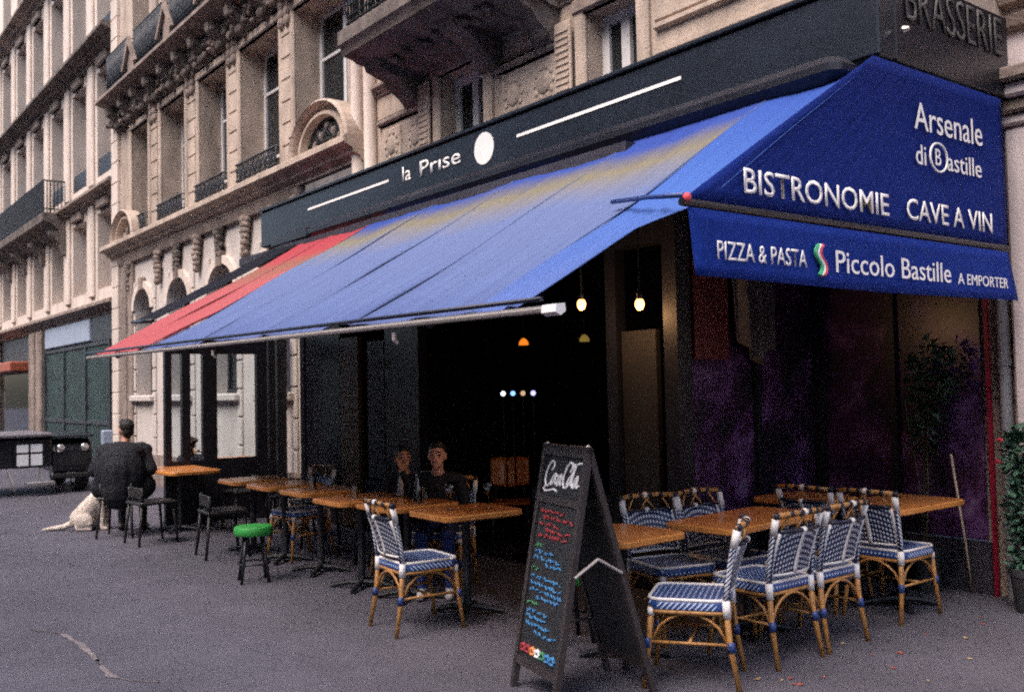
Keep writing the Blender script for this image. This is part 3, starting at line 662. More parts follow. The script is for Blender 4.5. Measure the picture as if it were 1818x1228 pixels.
# ================================================================== signboard (fascia) round the corner
FS = thing('fascia_signboard', (5.35, 8, 3.6), 'long black signboard reading la Prise with white lines and disc above the awning', 'sign')
MB().cbox(5.35, 5.54, 3.20, 12.52, 3.60, 4.08, .012).build('board', 'fascia', FS)
MB().cbox(5.32, 5.545, 3.19, 12.54, 4.084, 4.12, .008).build('top_trim', 'fascia', FS)
lw = (5.35, 'signwhite')
MB().box(5.342, 5.3495, 9.06, 11.04, 3.885, 3.910).build('white_line', 'signwhite', FS)
MB().box(5.342, 5.3495, 4.80, 6.78, 3.870, 3.897).build('white_line', 'signwhite', FS)
d = MB(); i0 = 0; d.v = [(5.344, 7.29 + .155 * math.cos(t), 3.88 + .152 * math.sin(t)) for t in [q * math.pi / 18 for q in range(36)]]; d.face(range(36)); d.v += [(5.3495, y, z) for _, y, z in d.v[:36]]
for q in range(36): d.face((q, (q + 1) % 36, 36 + (q + 1) % 36, 36 + q))
d.build('white_disc', 'signwhite', FS)
text_mesh('la', (5.349, 8.77, 3.825), (0, -1, 0), (0, 0, 1), .17, .165, 'signwhite', FS, bold=.006)
text_mesh('Pr\u0131se', (5.349, 8.42, 3.815), (0, -1, 0), (0, 0, 1), .74, .165, 'signwhite', FS, bold=.006)
BS = thing('brasserie_signboard', (6.2, 3.2, 3.6), 'dark signboard on the side wall with dull raised letters BRASSERIE', 'sign')
MB().cbox(5.545, 7.03, 3.20, 3.32, 3.60, 4.19, .012).build('board', 'paintblack', BS)
text_mesh('BRASSERIE', (5.66, 3.199, 3.88), (1, 0, 0), (0, 0, 1), 1.26, .27, 'signdim', BS, depth=.008, bold=-.012)
tag(MB().lathe([(.0, 0), (.02, .004), (.024, .02), (.012, .05), (.0, .055)], 12, (0, 0, 0)).build('spot_lamp', 'steel'), 'small bright spot lamp at the corner of the black signboard', 'lamp')
bpy.data.objects['spot_lamp'].location = (5.56, 3.17, 3.78); bpy.data.objects['spot_lamp'].rotation_euler = (R(90), 0, 0)

# ================================================================== retractable awning
def awn_pt(y, v):
    t = (y - 3.2) / 7.2
    bx, bz = 2.76 - .14 * t, 1.985 + .05 * t
    x = 5.26 + (bx - 5.26) * v; z = 3.535 + (bz - 3.535) * v
    return x, z
AW = thing('retractable_awning', (5.2, 6.8, 2.0), 'large faded blue and red canvas awning sloping down over the terrace tables', 'awning')
def strip(y0, y1, mat, ph, top=.0, bot=1.0):
    def fn(u, v):
        vv = top + (bot - top) * v; ya = y0
        if y0 < 3.3: k_ = min(1, max(0, (vv - .60) / .10)); ya = y0 + .30 * k_ * k_ * (3 - 2 * k_)
        y = ya + (y1 - ya) * u; x, z = awn_pt(y, vv)
        sag = -.030 * math.sin(math.pi * u) * (.3 + .7 * math.sin(math.pi * min(1, vv * 1.05))) - .035 * math.sin(math.pi * vv)
        wr = .016 * math.sin(7 * u + 6 * vv + ph) * vv + .010 * math.sin(15 * u - 11 * vv + ph * 2) * vv + .006 * math.sin(24 * u + 5 * vv + ph) * math.sin(math.pi * vv) + .008 * math.sin(3.1 * y + 11 * vv)
        return (x, y, z + sag + wr)
    o = MB(); o.grid(fn, 30, 36)
    return o.build('fabric_strip', mat, AW, smooth=True, solid=.004)
strip(3.20, 3.86, 'awn_f', 1.0)
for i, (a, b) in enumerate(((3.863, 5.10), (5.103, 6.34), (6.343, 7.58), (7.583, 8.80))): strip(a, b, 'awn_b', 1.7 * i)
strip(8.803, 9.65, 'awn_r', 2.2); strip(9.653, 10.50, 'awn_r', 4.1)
for y in (3.86, 5.10, 6.34, 7.58, 8.80, 9.65):
    pts = []
    for k in range(25):
        v = k / 24; x, z = awn_pt(y, v); pts.append((x, y + .0015, z - .035 * math.sin(math.pi * v) + .008 * math.sin(3.1 * y + 11 * v) + .003))
    MB().tube(pts, .005, 5).build('seam', 'seam_b' if y < 8 else 'seam_r', AW, smooth=True)
mb = MB(); bp = [(awn_pt(y, 1)[0] - .02, y, awn_pt(y, 1)[1] - .022) for y in (3.30, 5, 7, 8.8, 10.5)]
mb.tube(bp, .017, 8); mb.build('front_bar', 'alu', AW, smooth='auto')
hb = MB(); hb.tube([(x - .018, y, z + .045) for x, y, z in bp], .012, 6); hb.build('hem', 'wrapk', AW, smooth=True)
MB().prof_y([(2.715, 1.945), (2.745, 1.930), (2.775, 1.95), (2.770, 1.985), (2.72, 1.980)], 3.20, 3.299).build('bar_end_cap', 'white_alu', AW)
MB().cbox(5.05, 5.345, 3.30, 10.52, 3.43, 3.597, .06).build('cassette', 'paintblack', AW)
for y in (4.2, 7.0, 9.6):
    a = MB(); x1, z1 = awn_pt(y, 1)
    a.tube([(4.9, y, 3.24), (3.9, y + .7, 2.52)], .028, 8); a.tube([(3.9, y + .7, 2.52), (x1 + .03, y + .1, z1 - .03)], .024, 8); a.ell((3.9, y + .7, 2.52), (.045, .045, .045), 8, 6)
    a.build('folding_arm', 'paintblack', AW, smooth='auto')
for y in (4.6, 7.2):
    x, z = awn_pt(y, 1); MB().tube([(x, y, z - .06), (x, y, z - .10), (x + .02, y, z - .12)], .012, 6).build('hook', 'alu', AW)
DA = thing('dark_awning', (5.2, 11, 2.6), 'narrow black canvas strip of awning behind the red end of the big awning', 'awning')
MB().grid(lambda u, v: (5.26 - 2.0 * v, 10.515 + .72 * u, 3.545 - 1.13 * v - .02 * math.sin(math.pi * v) + .03 * u), 6, 16).build('fabric_strip', 'awn_k', DA, smooth=True, solid=.004)
MB().tube([(3.26, 10.52, 2.415), (3.26, 11.24, 2.445)], .022, 8).build('front_bar', 'paintblack', DA, smooth=True)
MB().cbox(5.08, 5.345, 10.54, 11.6, 3.46, 3.595, .02).build('cassette', 'paintblack', DA)

# ------------------------------------------------------------------ deep blue side awning with lettering
SA = thing('side_awning', (5.2, 3.2, 2.1), 'deep blue side awning with white lettering BISTRONOMIE CAVE A VIN and PIZZA & PASTA', 'awning')
YP = 3.20
def side_fn(u, v):
    z = 3.575 - 1.045 * v; xl = 5.28 - 1.72 * v; xr = 6.88
    x = xl + (xr - xl) * u
    return (x, YP + .010 * math.sin(u * 3 + v * 2) * math.sin(math.pi * v) , z)
MB().grid(side_fn, 30, 14).build('canvas_panel', 'side_b', SA, smooth=True, solid=.004)
MB().tube([(3.54, YP, 2.51), (6.90, YP, 2.515)], .022, 8).build('bottom_bar', 'paintblack', SA, smooth='auto')
def val_fn(u, v):
    x = 3.57 + .04 * v + (3.29 + .07 * v) * u; z = 2.485 - .335 * v - .012 * v * math.sin(math.pi * u)
    return (x, YP - .015 - .012 * math.sin(u * 9) * v, z)
MB().grid(val_fn, 40, 6).build('valance', 'val_b', SA, smooth=True, solid=.004)
LX, LZ = (1, 0, 0), (0, 0, 1)
YT = YP - .016
text_mesh('BISTRONOMIE', (4.0, YT, 2.598), LX, LZ, 1.36, .135, 'signwhite', SA, bold=.006)
text_mesh('CAVE A VIN', (5.56, YT, 2.600), LX, LZ, 1.08, .135, 'signwhite', SA, bold=.006)
text_mesh('Arsenale', (5.69, YT, 3.185), LX, LZ, .86, .175, 'signdim' if False else 'signwhite', SA)
text_mesh('di', (5.69, YT, 2.965), LX, LZ, .12, .125, 'signwhite', SA); text_mesh('B', (5.925, YT, 2.985), LX, LZ, .07, .105, 'signwhite', SA); text_mesh('astille', (6.07, YT, 2.965), LX, LZ, .45, .125, 'signwhite', SA)
mb = MB(); mb.tube([(5.962 + .105 * math.cos(t), YT - .006, 3.035 + .093 * math.sin(t)) for t in [q * math.pi / 12 for q in range(25)]], .007, 5); mb.build('letter_ring', 'signwhite', SA)
YV = YP - .036
text_mesh('PIZZA & PASTA', (3.75, YV, 2.235), LX, LZ, .74, .095, 'signwhite', SA, bold=.004)
text_mesh('Piccolo Bastille', (4.76, YV, 2.225), LX, LZ, 1.26, .125, 'signwhite', SA)
text_mesh('A EMPORTER', (6.11, YV, 2.225), LX, LZ, .68, .070, 'signwhite', SA)
for dx, mt in ((-.022, 'mk_g'), (0, 'signwhite'), (.022, 'mk_r')):
    MB().tube([(4.62 + dx + .028 * math.sin(q / 12 * 2 * math.pi), YV - .004, 2.20 + .17 * q / 12) for q in range(13)], .0105, 6).build('wave_mark', mt, SA)
MB().tube([(3.56, 3.205, 2.545), (3.72, 3.62, 2.62), (3.82, 3.98, 2.665)], .014, 6).build('side_rod', 'wrapb', SA, smooth=True)
MB().ell((3.56, 3.18, 2.53), (.022, .022, .025), 8, 6).build('red_clip', 'mk_r', SA, smooth=True)

# ================================================================== terrace end screen (posts at the far end of the awning)
WS = thing('terrace_screen', (4.7, 12.0, 0), 'black framed glass wind screen closing the far end of the terrace', 'screen')
for x0, x1 in ((3.85, 3.93), (4.06, 4.16), (4.32, 4.50), (5.03, 5.17), (5.195, 5.285), (5.315, 5.44)): MB().box(x0, x1, 11.95, 12.03, 0, 2.38).build('post', 'paintblack', WS)
for a, b in ((3.931, 4.059), (4.161, 4.319), (4.501, 5.049)):
    MB().box(a, b, 11.96, 12.02, 2.12, 2.379).build('top_rail', 'paintblack', WS); MB().box(a, b, 11.96, 12.02, .02, .80).build('lower_panel', 'paintblack', WS)
    MB().box(a, b, 11.988, 11.994, .801, 2.119).build('pane', 'glass', WS)

# ================================================================== furniture
def rrect(x0, x1, y0, y1, r, n=5):
    P = []
    for cx, cy, a0 in ((x1 - r, y1 - r, 0), (x0 + r, y1 - r, 90), (x0 + r, y0 + r, 180), (x1 - r, y0 + r, 270)):
        for k in range(n + 1): a = R(a0 + 90 * k / n); P.append((cx + r * math.cos(a), cy + r * math.sin(a)))
    return P
def table(x0, x1, y0, y1, label, rz=0, r=.075, h=.74):
    cx, cy = (x0 + x1) / 2, (y0 + y1) / 2; t = thing('cafe_table', (cx, cy, 0), label, 'table', 'wooden terrace tables', R(rz))
    a, b = (x1 - x0) / 2, (y1 - y0) / 2; mb = MB(); P = rrect(-a, a, -b, b, r); Q = rrect(-a + .008, a - .008, -b + .008, b - .008, r - .008); n = len(P)
    mb.v = [(x, y, h - .042) for x, y in Q] + [(x, y, h - .034) for x, y in P] + [(x, y, h - .008) for x, y in P] + [(x, y, h) for x, y in Q]
    for s in range(3):
        for i in range(n): mb.face((s * n + i, s * n + (i + 1) % n, (s + 1) * n + (i + 1) % n, (s + 1) * n + i), 1)
    mb.face(range(n - 1, -1, -1), 1); mb.face(range(3 * n, 4 * n), 0)
    mb.build('table_top', ['tablewood', 'tableedge'], t, rel=False)
    MB().lathe([(.035, .03), (.030, .06), (.030, .66), (.06, .697)], 12).build('column', 'iron', t, smooth='auto', rel=False)
    ft = MB()
    for k in range(4): ft.tube([(0, 0, .05), (.12 * math.cos(k * math.pi / 2 + .78), .12 * math.sin(k * math.pi / 2 + .78), .045), (.27 * math.cos(k * math.pi / 2 + .78), .27 * math.sin(k * math.pi / 2 + .78), .018)], [.028, .024, .018], 8)
    ft.build('foot', 'iron', t, smooth='auto', rel=False)
    if x1 - x0 > .9: pass
    return t
table(3.68, 4.36, 5.52, 6.08, 'wooden table with two wine glasses in front of the man facing the camera', -2)
table(3.64, 4.28, 6.22, 6.80, 'wooden table just behind the near lone chair, in the front row', 1)
table(3.56, 4.22, 6.86, 7.40, 'wooden table third from the near end of the front row', 0)
table(3.66, 4.26, 7.74, 8.28, 'wooden table fourth in the front row, above the green stool', 2)
table(3.66, 4.26, 8.50, 9.04, 'wooden table fifth in the front row beneath the awning', 0)
table(3.66, 4.26, 9.26, 9.80, 'wooden table at the far end of the straight front row', -2)
table(3.60, 4.20, 11.0, 12.15, 'dim brown table in front of the man seated at the far left', 0)
table(4.80, 5.35, 12.5, 13.1, 'small dim table behind the terrace screen near the wall', 0)
table(3.76, 4.34, 3.93, 4.50, 'small wooden table right behind the chalkboard, nearest table at the side', 3)
table(4.54, 5.60, 3.84, 4.38, 'wide wooden table between the chairs in the middle of the side terrace', 5)
table(5.98, 6.90, 3.56, 4.14, 'wooden table at the far right by the purple recess', 0)
table(5.98, 6.55, 4.20, 4.80, 'wooden table hidden behind the chair backs deep in the side recess', 0)

def make_chair():
    t = thing('bistro_chair', (0, 0, 0), 'x', 'chair', 'rattan bistro chairs with blue and white weave')
    B = lambda mb, n, mt, p=t, sm=True: mb.build(n, mt, p, smooth=sm, rel=False)
    # seat: woven pad with rolled edge
    seat = MB(); N = 8
    def rr(s, z): return [(x * s, y * s, z) for x, y in rrect(-.222, .222, -.205, .225, .07, 4)]
    rings = [rr(.93, .415), rr(.99, .424), rr(1.0, .445), rr(.985, .462), rr(.93, .472), rr(.6, .466), rr(.2, .462)]
    n = len(rings[0])
    for r_ in rings: seat.v += r_
    for s in range(len(rings) - 1):
        for i in range(n): seat.face((s * n + i, s * n + (i + 1) % n, (s + 1) * n + (i + 1) % n, (s + 1) * n + i))
    seat.face(range(n - 1, -1, -1)); seat.face(range((len(rings) - 1) * n, len(rings) * n))
    so_ = B(seat, 'seat', 'weave_s', t, 'auto')
    bd = MB(); pts = [(x * .955, y * .955, .473) for x, y in rrect(-.222, .222, -.205, .225, .07, 4)]; bd.tube(pts + [pts[0]], .010, 6); B(bd, 'seat_border', 'wrapw', so_)
    ur = MB(); pts = [(x * .95, y * .95, .408) for x, y in rrect(-.222, .222, -.205, .225, .07, 4)]; ur.tube(pts + [pts[0]], .012, 6); B(ur, 'seat_ring', 'rattan')
    for s in (-1, 1):
        # front leg and rear leg (the rear leg carries on as the upright)
        lg = MB(); lg.tube([(s * .190, .200, .43), (s * .200, .215, .24), (s * .215, .245, 0)], [.0165, .0155, .0135], 8); o = B(lg, 'leg', 'rattan')
        wz = MB(); wz.tube([(s * .2015, .2185, .265), (s * .2045, .2245, .215)], .0195, 8); B(wz, 'binding', 'wrapb', o); wz = MB(); wz.tube([(s * .190, .2, .425), (s * .1925, .204, .385)], .0195, 8); B(wz, 'binding', 'wrapw', o)
        lg = MB(); lg.tube([(s * .195, -.195, .45), (s * .200, -.210, .24), (s * .212, -.255, 0)], [.0175, .0165, .0140], 8); o = B(lg, 'leg', 'rattan')
        wz = MB(); wz.tube([(s * .2005, -.2125, .26), (s * .2035, -.219, .21)], .020, 8); B(wz, 'binding', 'wrapb', o)
        wz = MB(); wz.tube([(s * .195, -.194, .475), (s * .1958, -.198, .385)], .0225, 8); B(wz, 'binding', 'wrapw', o)
        up = MB(); up.tube([(s * .195, -.194, .45), (s * .197, -.205, .56), (s * .203, -.235, .72), (s * .208, -.268, .855)], [.0185, .0185, .0178, .017], 8); o = B(up, 'upright', 'weave')
        wz = MB(); wz.tube([(s * .2045, -.243, .755), (s * .2078, -.266, .845)], .0215, 8); B(wz, 'binding', 'wrapw', o)
    # woven back panel, slightly bowed, with white edging and centre stripe
    def bf(u, v): return (-.178 + .356 * u, -.205 - .075 * v ** 1.3 * 1.0 - .030 * math.sin(math.pi * u) + .012, .515 + .245 * v)
    bk = MB(); bk.grid(bf, 10, 8); bo = bk.build('backrest', 'weave', t, smooth=True, rel=False, solid=.010)
    ed = MB(); pts = [Vector(bf(0, 1 - k / 6)) for k in range(7)] + [Vector(bf(k / 8, 0)) for k in range(1, 9)] + [Vector(bf(1, k / 6)) for k in range(1, 7)]; ed.tube(pts, .0105, 6); B(ed, 'backrest_edging', 'wrapw', bo)
    for off in (-.022,): 
        sp = MB(); sp.grid(lambda u, v: tuple(Vector(bf(.46 + .08 * u, v)) + Vector((0, -.008, 0))), 2, 8); sp.build('centre_stripe', 'wrapw', bo, smooth=True, rel=False, solid=.004)
    tr = MB(); tr.tube([(-.225, -.268, .860), (-.1, -.297, .868), (0, -.303, .870), (.1, -.297, .868), (.225, -.268, .860)], .0165, 8); to = B(tr, 'top_rail', 'rattan')
    for a, c in ((-.225, 'wrapk'), (-.04, 'wrapk'), (.0, 'wrapw'), (.04, 'wrapk'), (.205, 'wrapk'), (.12, 'wrapk'), (-.12, 'wrapk')):
        w_ = MB(); f = lambda q: (q, -.303 + .035 * (q / .225) ** 2, .870 - .010 * (q / .225) ** 2); w_.tube([f(a), f(a + .026)], .0205, 8); B(w_, 'binding', c, to)
    mr = MB(); mr.tube([bf(k / 8, 1.04) for k in range(9)], .013, 8); mo = B(mr, 'middle_rail', 'wrapk')
    w_ = MB(); w_.tube([bf(.46, 1.04), bf(.54, 1.04)], .018, 8); B(w_, 'binding', 'wrapw', mo)
    for s in (-1, 1):
        cx = MB(); cx.tube([(s * .05, -.285, .775), (s * .02, -.295, .82), (-s * .03, -.300, .862)], .008, 6); cx.tube([(s * .16, -.262, .775), (s * .11, -.288, .86)], .008, 6); B(cx, 'cane_brace', 'rattan')
    # bent cane braces under the seat and box stretcher
    for (a, b) in (((-.198, .208), (.198, .208)), ((-.2, -.205), (.2, -.205)), ((-.199, -.205), (-.199, .208)), ((.199, -.205), (.199, .208))):
        ar = MB(); P = []
        for k in range(9):
            u = k / 8; P.append((a[0] + (b[0] - a[0]) * u, a[1] + (b[1] - a[1]) * u, .235 + .165 * math.sin(math.pi * u) ** .55))
        ar.tube(P, .0085, 6); B(ar, 'arched_brace', 'rattan')
    st = MB(); st.tube([(-.202, .0, .25), (.202, 0, .25)], .009, 6); st.tube([(-.201, -.208, .245), (-.201, .212, .245)], .009, 6); st.tube([(.201, -.208, .245), (.201, .212, .245)], .009, 6); B(st, 'stretcher', 'rattan')
    return t
ch0 = make_chair()
CH = [(3.53, 5.70, .99, -.10, 'blue and white bistro chair standing alone by the near wooden table with wine glasses'),
      (4.04, 3.655, -.58, .81, 'nearest bistro chair, seen edge-on, beside the chalkboard'),
      (4.705, 3.70, .02, 1, 'bistro chair with its woven back to the camera, left of the two side by side'),
      (5.195, 3.71, .02, 1, 'bistro chair with its woven back to the camera, right of the two side by side'),
      (6.155, 3.745, 1, .0, 'bistro chair tucked sideways at the far right wooden table'),
      (6.10, 4.22, 1, .03, 'bistro chair half hidden behind the far right sideways chair'),
      (4.65, 4.38, -.22, -.97, 'bistro chair behind the small side table, facing the camera'),
      (5.12, 4.30, -.08, -.99, 'bistro chair behind the wide side table, facing the camera, right of its twin'),
      (4.16, 8.85, -1, -.1, 'bistro chair with pale uprights behind the fifth front table, in shade'),
      (4.44, 7.30, -1, -.05, 'bistro chair under the person in the white shirt'),
      (4.38, 6.64, -.75, -.66, 'bistro chair under the man facing the camera'),
      (4.33, 12.42, -.72, -.69, 'shaded bistro chair under the person across from the far left man')]
for i, (x, y, fx, fy, lab) in enumerate(CH):
    c = ch0 if i == 0 else copy_tree(ch0)
    c.location = (x, y, 0); c.scale = (1.0, 1.0, 1.0); c.rotation_euler = (0, 0, math.atan2(-fx, fy) + (random.uniform(-.05, .05) if i > 1 else 0)); c['label'] = lab

dk = thing('dark_chair', (3.25, 11.70, 0), 'plain dark wooden chair under the broad man at the far left', 'chair', None, math.atan2(-.55, .84))
MB().cbox(-.21, .21, -.20, .21, .43, .465, .012).build('seat', 'shoe_d', dk, rel=False)
for sx in (-1, 1):
    for sy in (-1, 1): MB().tube([(sx * .17, sy * .17, .43), (sx * .20, sy * .215, 0)], [.018, .014], 8).build('leg', 'shoe_d', dk, smooth=True, rel=False)
    MB().tube([(sx * .17, -.165, .46), (sx * .17, -.17, .62)], .015, 8).build('back_post', 'shoe_d', dk, smooth=True, rel=False)
MB().cbox(-.18, .18, -.18, -.16, .50, .62, .008).build('back_board', 'shoe_d', dk, rel=False)
for k, (x, y, fx, fy, lab) in enumerate(((3.62, 9.50, 1, -.1, 'plain dark chair added to darken the near side of the far end table of the front row'), (4.62, 9.5, -1, .1, 'plain dark chair added to darken the wall side of the far end table'),
        (4.55, 11.2, -1, 0, 'plain dark chair added to darken the corner by the terrace screen opposite the far left man'), (4.75, 10.3, -.6, -.8, 'plain dark chair added to deepen the shade by the wooden door'),
        (4.60, 7.95, -1, -.1, 'plain dark chair added to darken the wall side of the fourth front table'), (3.35, 10.9, 1, .1, 'plain dark chair added to darken the ground right of the broad man at the far left'))):
    c = copy_tree(dk); c.location = (x, y, 0); c.rotation_euler = (0, 0, math.atan2(-fx, fy)); c['label'] = lab; c['group'] = 'plain dark chairs'  # extra chairs added to darken the shaded ground around the tables
dk['group'] = 'plain dark chairs'
def stool(x, y, h, label):
    t = thing('round_stool', (x, y, 0), label, 'stool', 'green stools')
    MB().lathe([(.0, h - .075), (.155, h - .075), (.165, h - .06), (.165, h - .012), (.155, h), (0, h + .004)], 22).build('seat', 'green', t, smooth='auto', rel=False)
    for k in range(4):
        a = k * math.pi / 2 + .5; MB().tube([(.10 * math.cos(a), .10 * math.sin(a), h - .075), (.16 * math.cos(a), .16 * math.sin(a), 0)], .014, 8).build('leg', 'iron', t, smooth=True, rel=False)
    MB().tube([(.135 * math.cos(q * math.pi / 8), .135 * math.sin(q * math.pi / 8), .16) for q in range(17)], .009, 6).build('foot_ring', 'iron', t, smooth=True, rel=False)
stool(3.33, 8.02, .475, 'bright green round stool in front of the wooden table row'); stool(4.06, 4.72, .45, 'green stool glimpsed between the legs of the chalkboard')

# plywood chair inside
pc = thing('plywood_chair', (6.0, 7.85, 0), 'orange plywood chair with slotted rounded back inside the dark doorway', 'chair', None, math.atan2(.6, -.8))
for a, b in ((-.20, -.07), (-.055, .02), (.035, .20)):
    MB().grid(lambda u, v: (a + (b - a) * u, -.2 - .05 * v - .04 * math.cos((a + (b - a) * u) * 7), .58 + .30 * v * (1 - .12 * abs((a + (b - a) * u) / .2) ** 3) + .03 * abs((a + (b - a) * u) / .2)), 6, 8).build('back_slat', 'plywood', pc, smooth=True, rel=False, solid=.012)
MB().cbox(-.2, .2, -.2, .2, .44, .465, .012).build('seat', 'plywood', pc, rel=False)
for sx in (-1, 1):
    for sy in (-1, 1): MB().tube([(sx * .16, sy * .16, .44), (sx * .2, sy * .2, 0)], .013, 8).build('leg', 'iron', pc, smooth=True, rel=False)
    MB().tube([(sx * .15, -.18, .44), (sx * .15, -.235, .62)], .011, 8).build('back_support', 'iron', pc, smooth=True, rel=False)

# ------------------------------------------------------------------ wine glasses
def wine_glass(x, y, label, s=1.0):
    t = thing('wine_glass', (x, y, .741), label, 'glass', 'wine glasses')
    MB().lathe([(0, 0), (.034, 0), (.034, .003), (.006, .008), (.004, .02), (.004, .085), (.012, .095), (.030, .115), (.037, .145), (.035, .175), (.030, .20), (.0285, .20), (.034, .172), (.0355, .145), (.029, .118), (.010, .099), (0, .097)], 20).build('bowl_and_stem', 'drinkglass', t, smooth=True, rel=False)
wine_glass(3.93, 5.86, 'left wine glass, standing before the man facing the camera'); wine_glass(4.17, 5.72, 'right wine glass, alone on the open part of the near table')
for x, y, lab in ((3.82, 7.10, 'small tumbler on the third table of the front row'), (3.88, 8.0, 'small tumbler on the fourth table of the front row'), (4.15, 6.55, 'tumbler standing before the person in the white shirt')):
    t = thing('tumbler', (x, y, .741), lab, 'glass', 'tumblers')
    MB().lathe([(0, 0), (.028, 0), (.034, .10), (.032, .10), (.026, .006), (0, .006)], 16).build('vessel', 'drinkglass', t, smooth='auto', rel=False)
t = thing('water_carafe', (4.0, 6.42, .741), 'slim clear carafe on the table between the two seated people', 'carafe')
MB().lathe([(0, 0), (.035, 0), (.037, .01), (.034, .12), (.02, .17), (.018, .22), (.022, .235), (.020, .235), (.016, .22), (.018, .17), (.032, .12), (.034, .012), (0, .008)], 20).build('vessel', 'drinkglass', t, smooth=True, rel=False)

# ------------------------------------------------------------------ chalkboard A-sign
AB = thing('sandwich_board', (3.42, 3.95, 0), 'tall black folding chalkboard with Coca-Cola script and coloured chalk menu', 'signboard')
D = Vector((.22, .975, 0)).normalized(); Nn = Vector((-D.y, D.x, 0)); T = Vector((3.40, 3.94, 1.30)); HW = .255
def bpt(u, q, side=1, off=0):
    """u across the panel (-1 far .. 1 near), q up from the ground 0..1, on the front (1) or back (-1) leaf"""
    sp = .24 if side == 1 else .36
    base = T + Nn * sp * side; base.z = 0
    p = base + (T - base) * q - D * (u * HW)
    nrm = (Nn * side + Vector((0, 0, sp / 1.3))).normalized()
    return p + nrm * off
for side in (1, -1):
    leaf = MB()
    def slab(u0, u1, q0, q1, o0, o1, mbb):
        P = [bpt(u, q, side, o) for o in (o0, o1) for u, q in ((u0, q0), (u1, q0), (u1, q1), (u0, q1))]; i = len(mbb.v); mbb.v += [tuple(p) for p in P]
        for f in ((3, 2, 1, 0), (4, 5, 6, 7), (0, 1, 5, 4), (1, 2, 6, 5), (2, 3, 7, 6), (3, 0, 4, 7)): mbb.face([i + j for j in f])
    slab(-1, -.86, 0, 1, -.02, .012, leaf); slab(.86, 1, 0, 1, -.02, .012, leaf); slab(-.859, .859, .955, 1, -.019, .0115, leaf); slab(-.859, .859, .10, .135, -.019, .0115, leaf); slab(-.859, .859, .76, .79, -.019, .010, leaf)
    fo = leaf.build('front_frame' if side == 1 else 'rear_frame', 'boardframe', AB)
    pn = MB(); slab(-.859, .859, .136, .759, -.012, 0, pn); slab(-.859, .859, .791, .954, -.012, 0, pn); pn.build('chalk_panel', 'chalkboard', fo)
for s in (-1, 1):
    br = MB(); c_ = (bpt(s, .52, 1) + bpt(s, .52, -1)) / 2 + Vector((0, 0, .055)); br.tube([bpt(s, .50, 1, -.01), c_], .008, 6); br.tube([c_, bpt(s, .50, -1, -.01)], .008, 6); br.build('hinge_stay', 'alu', AB)
for s in (-1, 1): MB().ell(bpt(s * .9, 1.0, 1, .0) + Vector((0, 0, .005)), (.014, .014, .010), 8, 6).build('hinge', 'steel', AB, smooth=True)
def stroke(pts, r, mat, name='chalk_writing'):
    mb = MB()
    for line in pts:
        P = [bpt(u, q, 1, .0035) for u, q in line]
        if len(P) > 1: mb.tube(P, r, 5, caps=True)
    return mb.build(name, mat, AB)
def script(lines, u0, u1, q0, q1): return [[(u0 + (u1 - u0) * x, q0 + (q1 - q0) * y) for x, y in L] for L in lines]
def oval(cx, cy, rx, ry, sh=.25, a0=60, n=14): return [(cx + rx * math.cos(R(a0 + 360 * k / n)) + sh * ry * math.sin(R(a0 + 360 * k / n)), cy + ry * math.sin(R(a0 + 360 * k / n))) for k in range(n + 1)]
coca = [[(.19, .70), (.24, .82), (.23, .95), (.16, .97), (.08, .82), (.03, .58), (.02, .36), (.06, .20), (.13, .20), (.20, .34)],
        [(.06, .20), (.0, .10), (.06, .02), (.18, .06), (.30, .12), (.40, .06)],
        oval(.255, .42, .034, .18), [(.375, .50), (.35, .56), (.32, .48), (.31, .34), (.335, .25), (.375, .33)], oval(.425, .42, .034, .18), [(.47, .56), (.455, .32), (.47, .25), (.50, .32)],
        [(.495, .46), (.535, .50)],
        [(.71, .70), (.76, .84), (.755, .97), (.68, .99), (.60, .84), (.55, .58), (.54, .36), (.58, .20), (.64, .22), (.69, .36)], [(.70, .99), (.80, .90), (.90, .97), (1.0, 1.0)],
        oval(.705, .42, .034, .18), [(.76, .30), (.80, .60), (.85, .90), (.83, .95), (.79, .70), (.775, .38), (.80, .26), (.83, .34)], oval(.875, .42, .034, .18), [(.93, .56), (.91, .32), (.93, .25), (.97, .34)]]
stroke(script(coca, -.76, .80, .803, .935), .0066, 'ck_w', 'script_lettering')
def scribble(u0, u1, q, amp=.008):
    L = []; u = u0; word = []
    while u < u1:
        word.append((u, q + random.uniform(-1, 1) * amp)); u += .035
        if random.random() < .13 and len(word) > 3: L.append(word); word = []; u += .06
    if len(word) > 1: L.append(word)
    return L
for q, mt, u0, u1 in ((.725, 'ck_r', -.75, .3), (.700, 'ck_r', -.6, .75), (.672, 'ck_r', -.75, .2), (.648, 'ck_r', -.4, .72), (.625, 'ck_r', -.72, .65),
                      (.585, 'ck_g', -.78, -.45), (.560, 'ck_b', -.75, .1), (.535, 'ck_b', -.75, .42), (.512, 'ck_b', -.2, .5), (.488, 'ck_g', -.78, -.5), (.455, 'ck_b', -.76, .6), (.430, 'ck_b', -.76, .72), (.405, 'ck_b', -.74, .72), (.380, 'ck_b', -.4, .6),
                      (.350, 'ck_g', -.78, -.3), (.322, 'ck_b', -.75, .25), (.298, 'ck_b', -.75, .2), (.270, 'ck_b', -.72, .35), (.245, 'ck_b', -.3, .7)):
    stroke(scribble(u0, u1, q), .0048, mt)
for k, mt in enumerate(('ck_r', 'ck_r', 'ck_o', 'ck_w', 'ck_g', 'ck_b', 'ck_b')):
    a = -.78 + k * .22; stroke([[(a, .165), (a + .10, .185), (a + .20, .168)], [(a, .178), (a + .2, .182)], [(a + .02, .158), (a + .18, .160)]], .008, mt, 'chalk_garland')

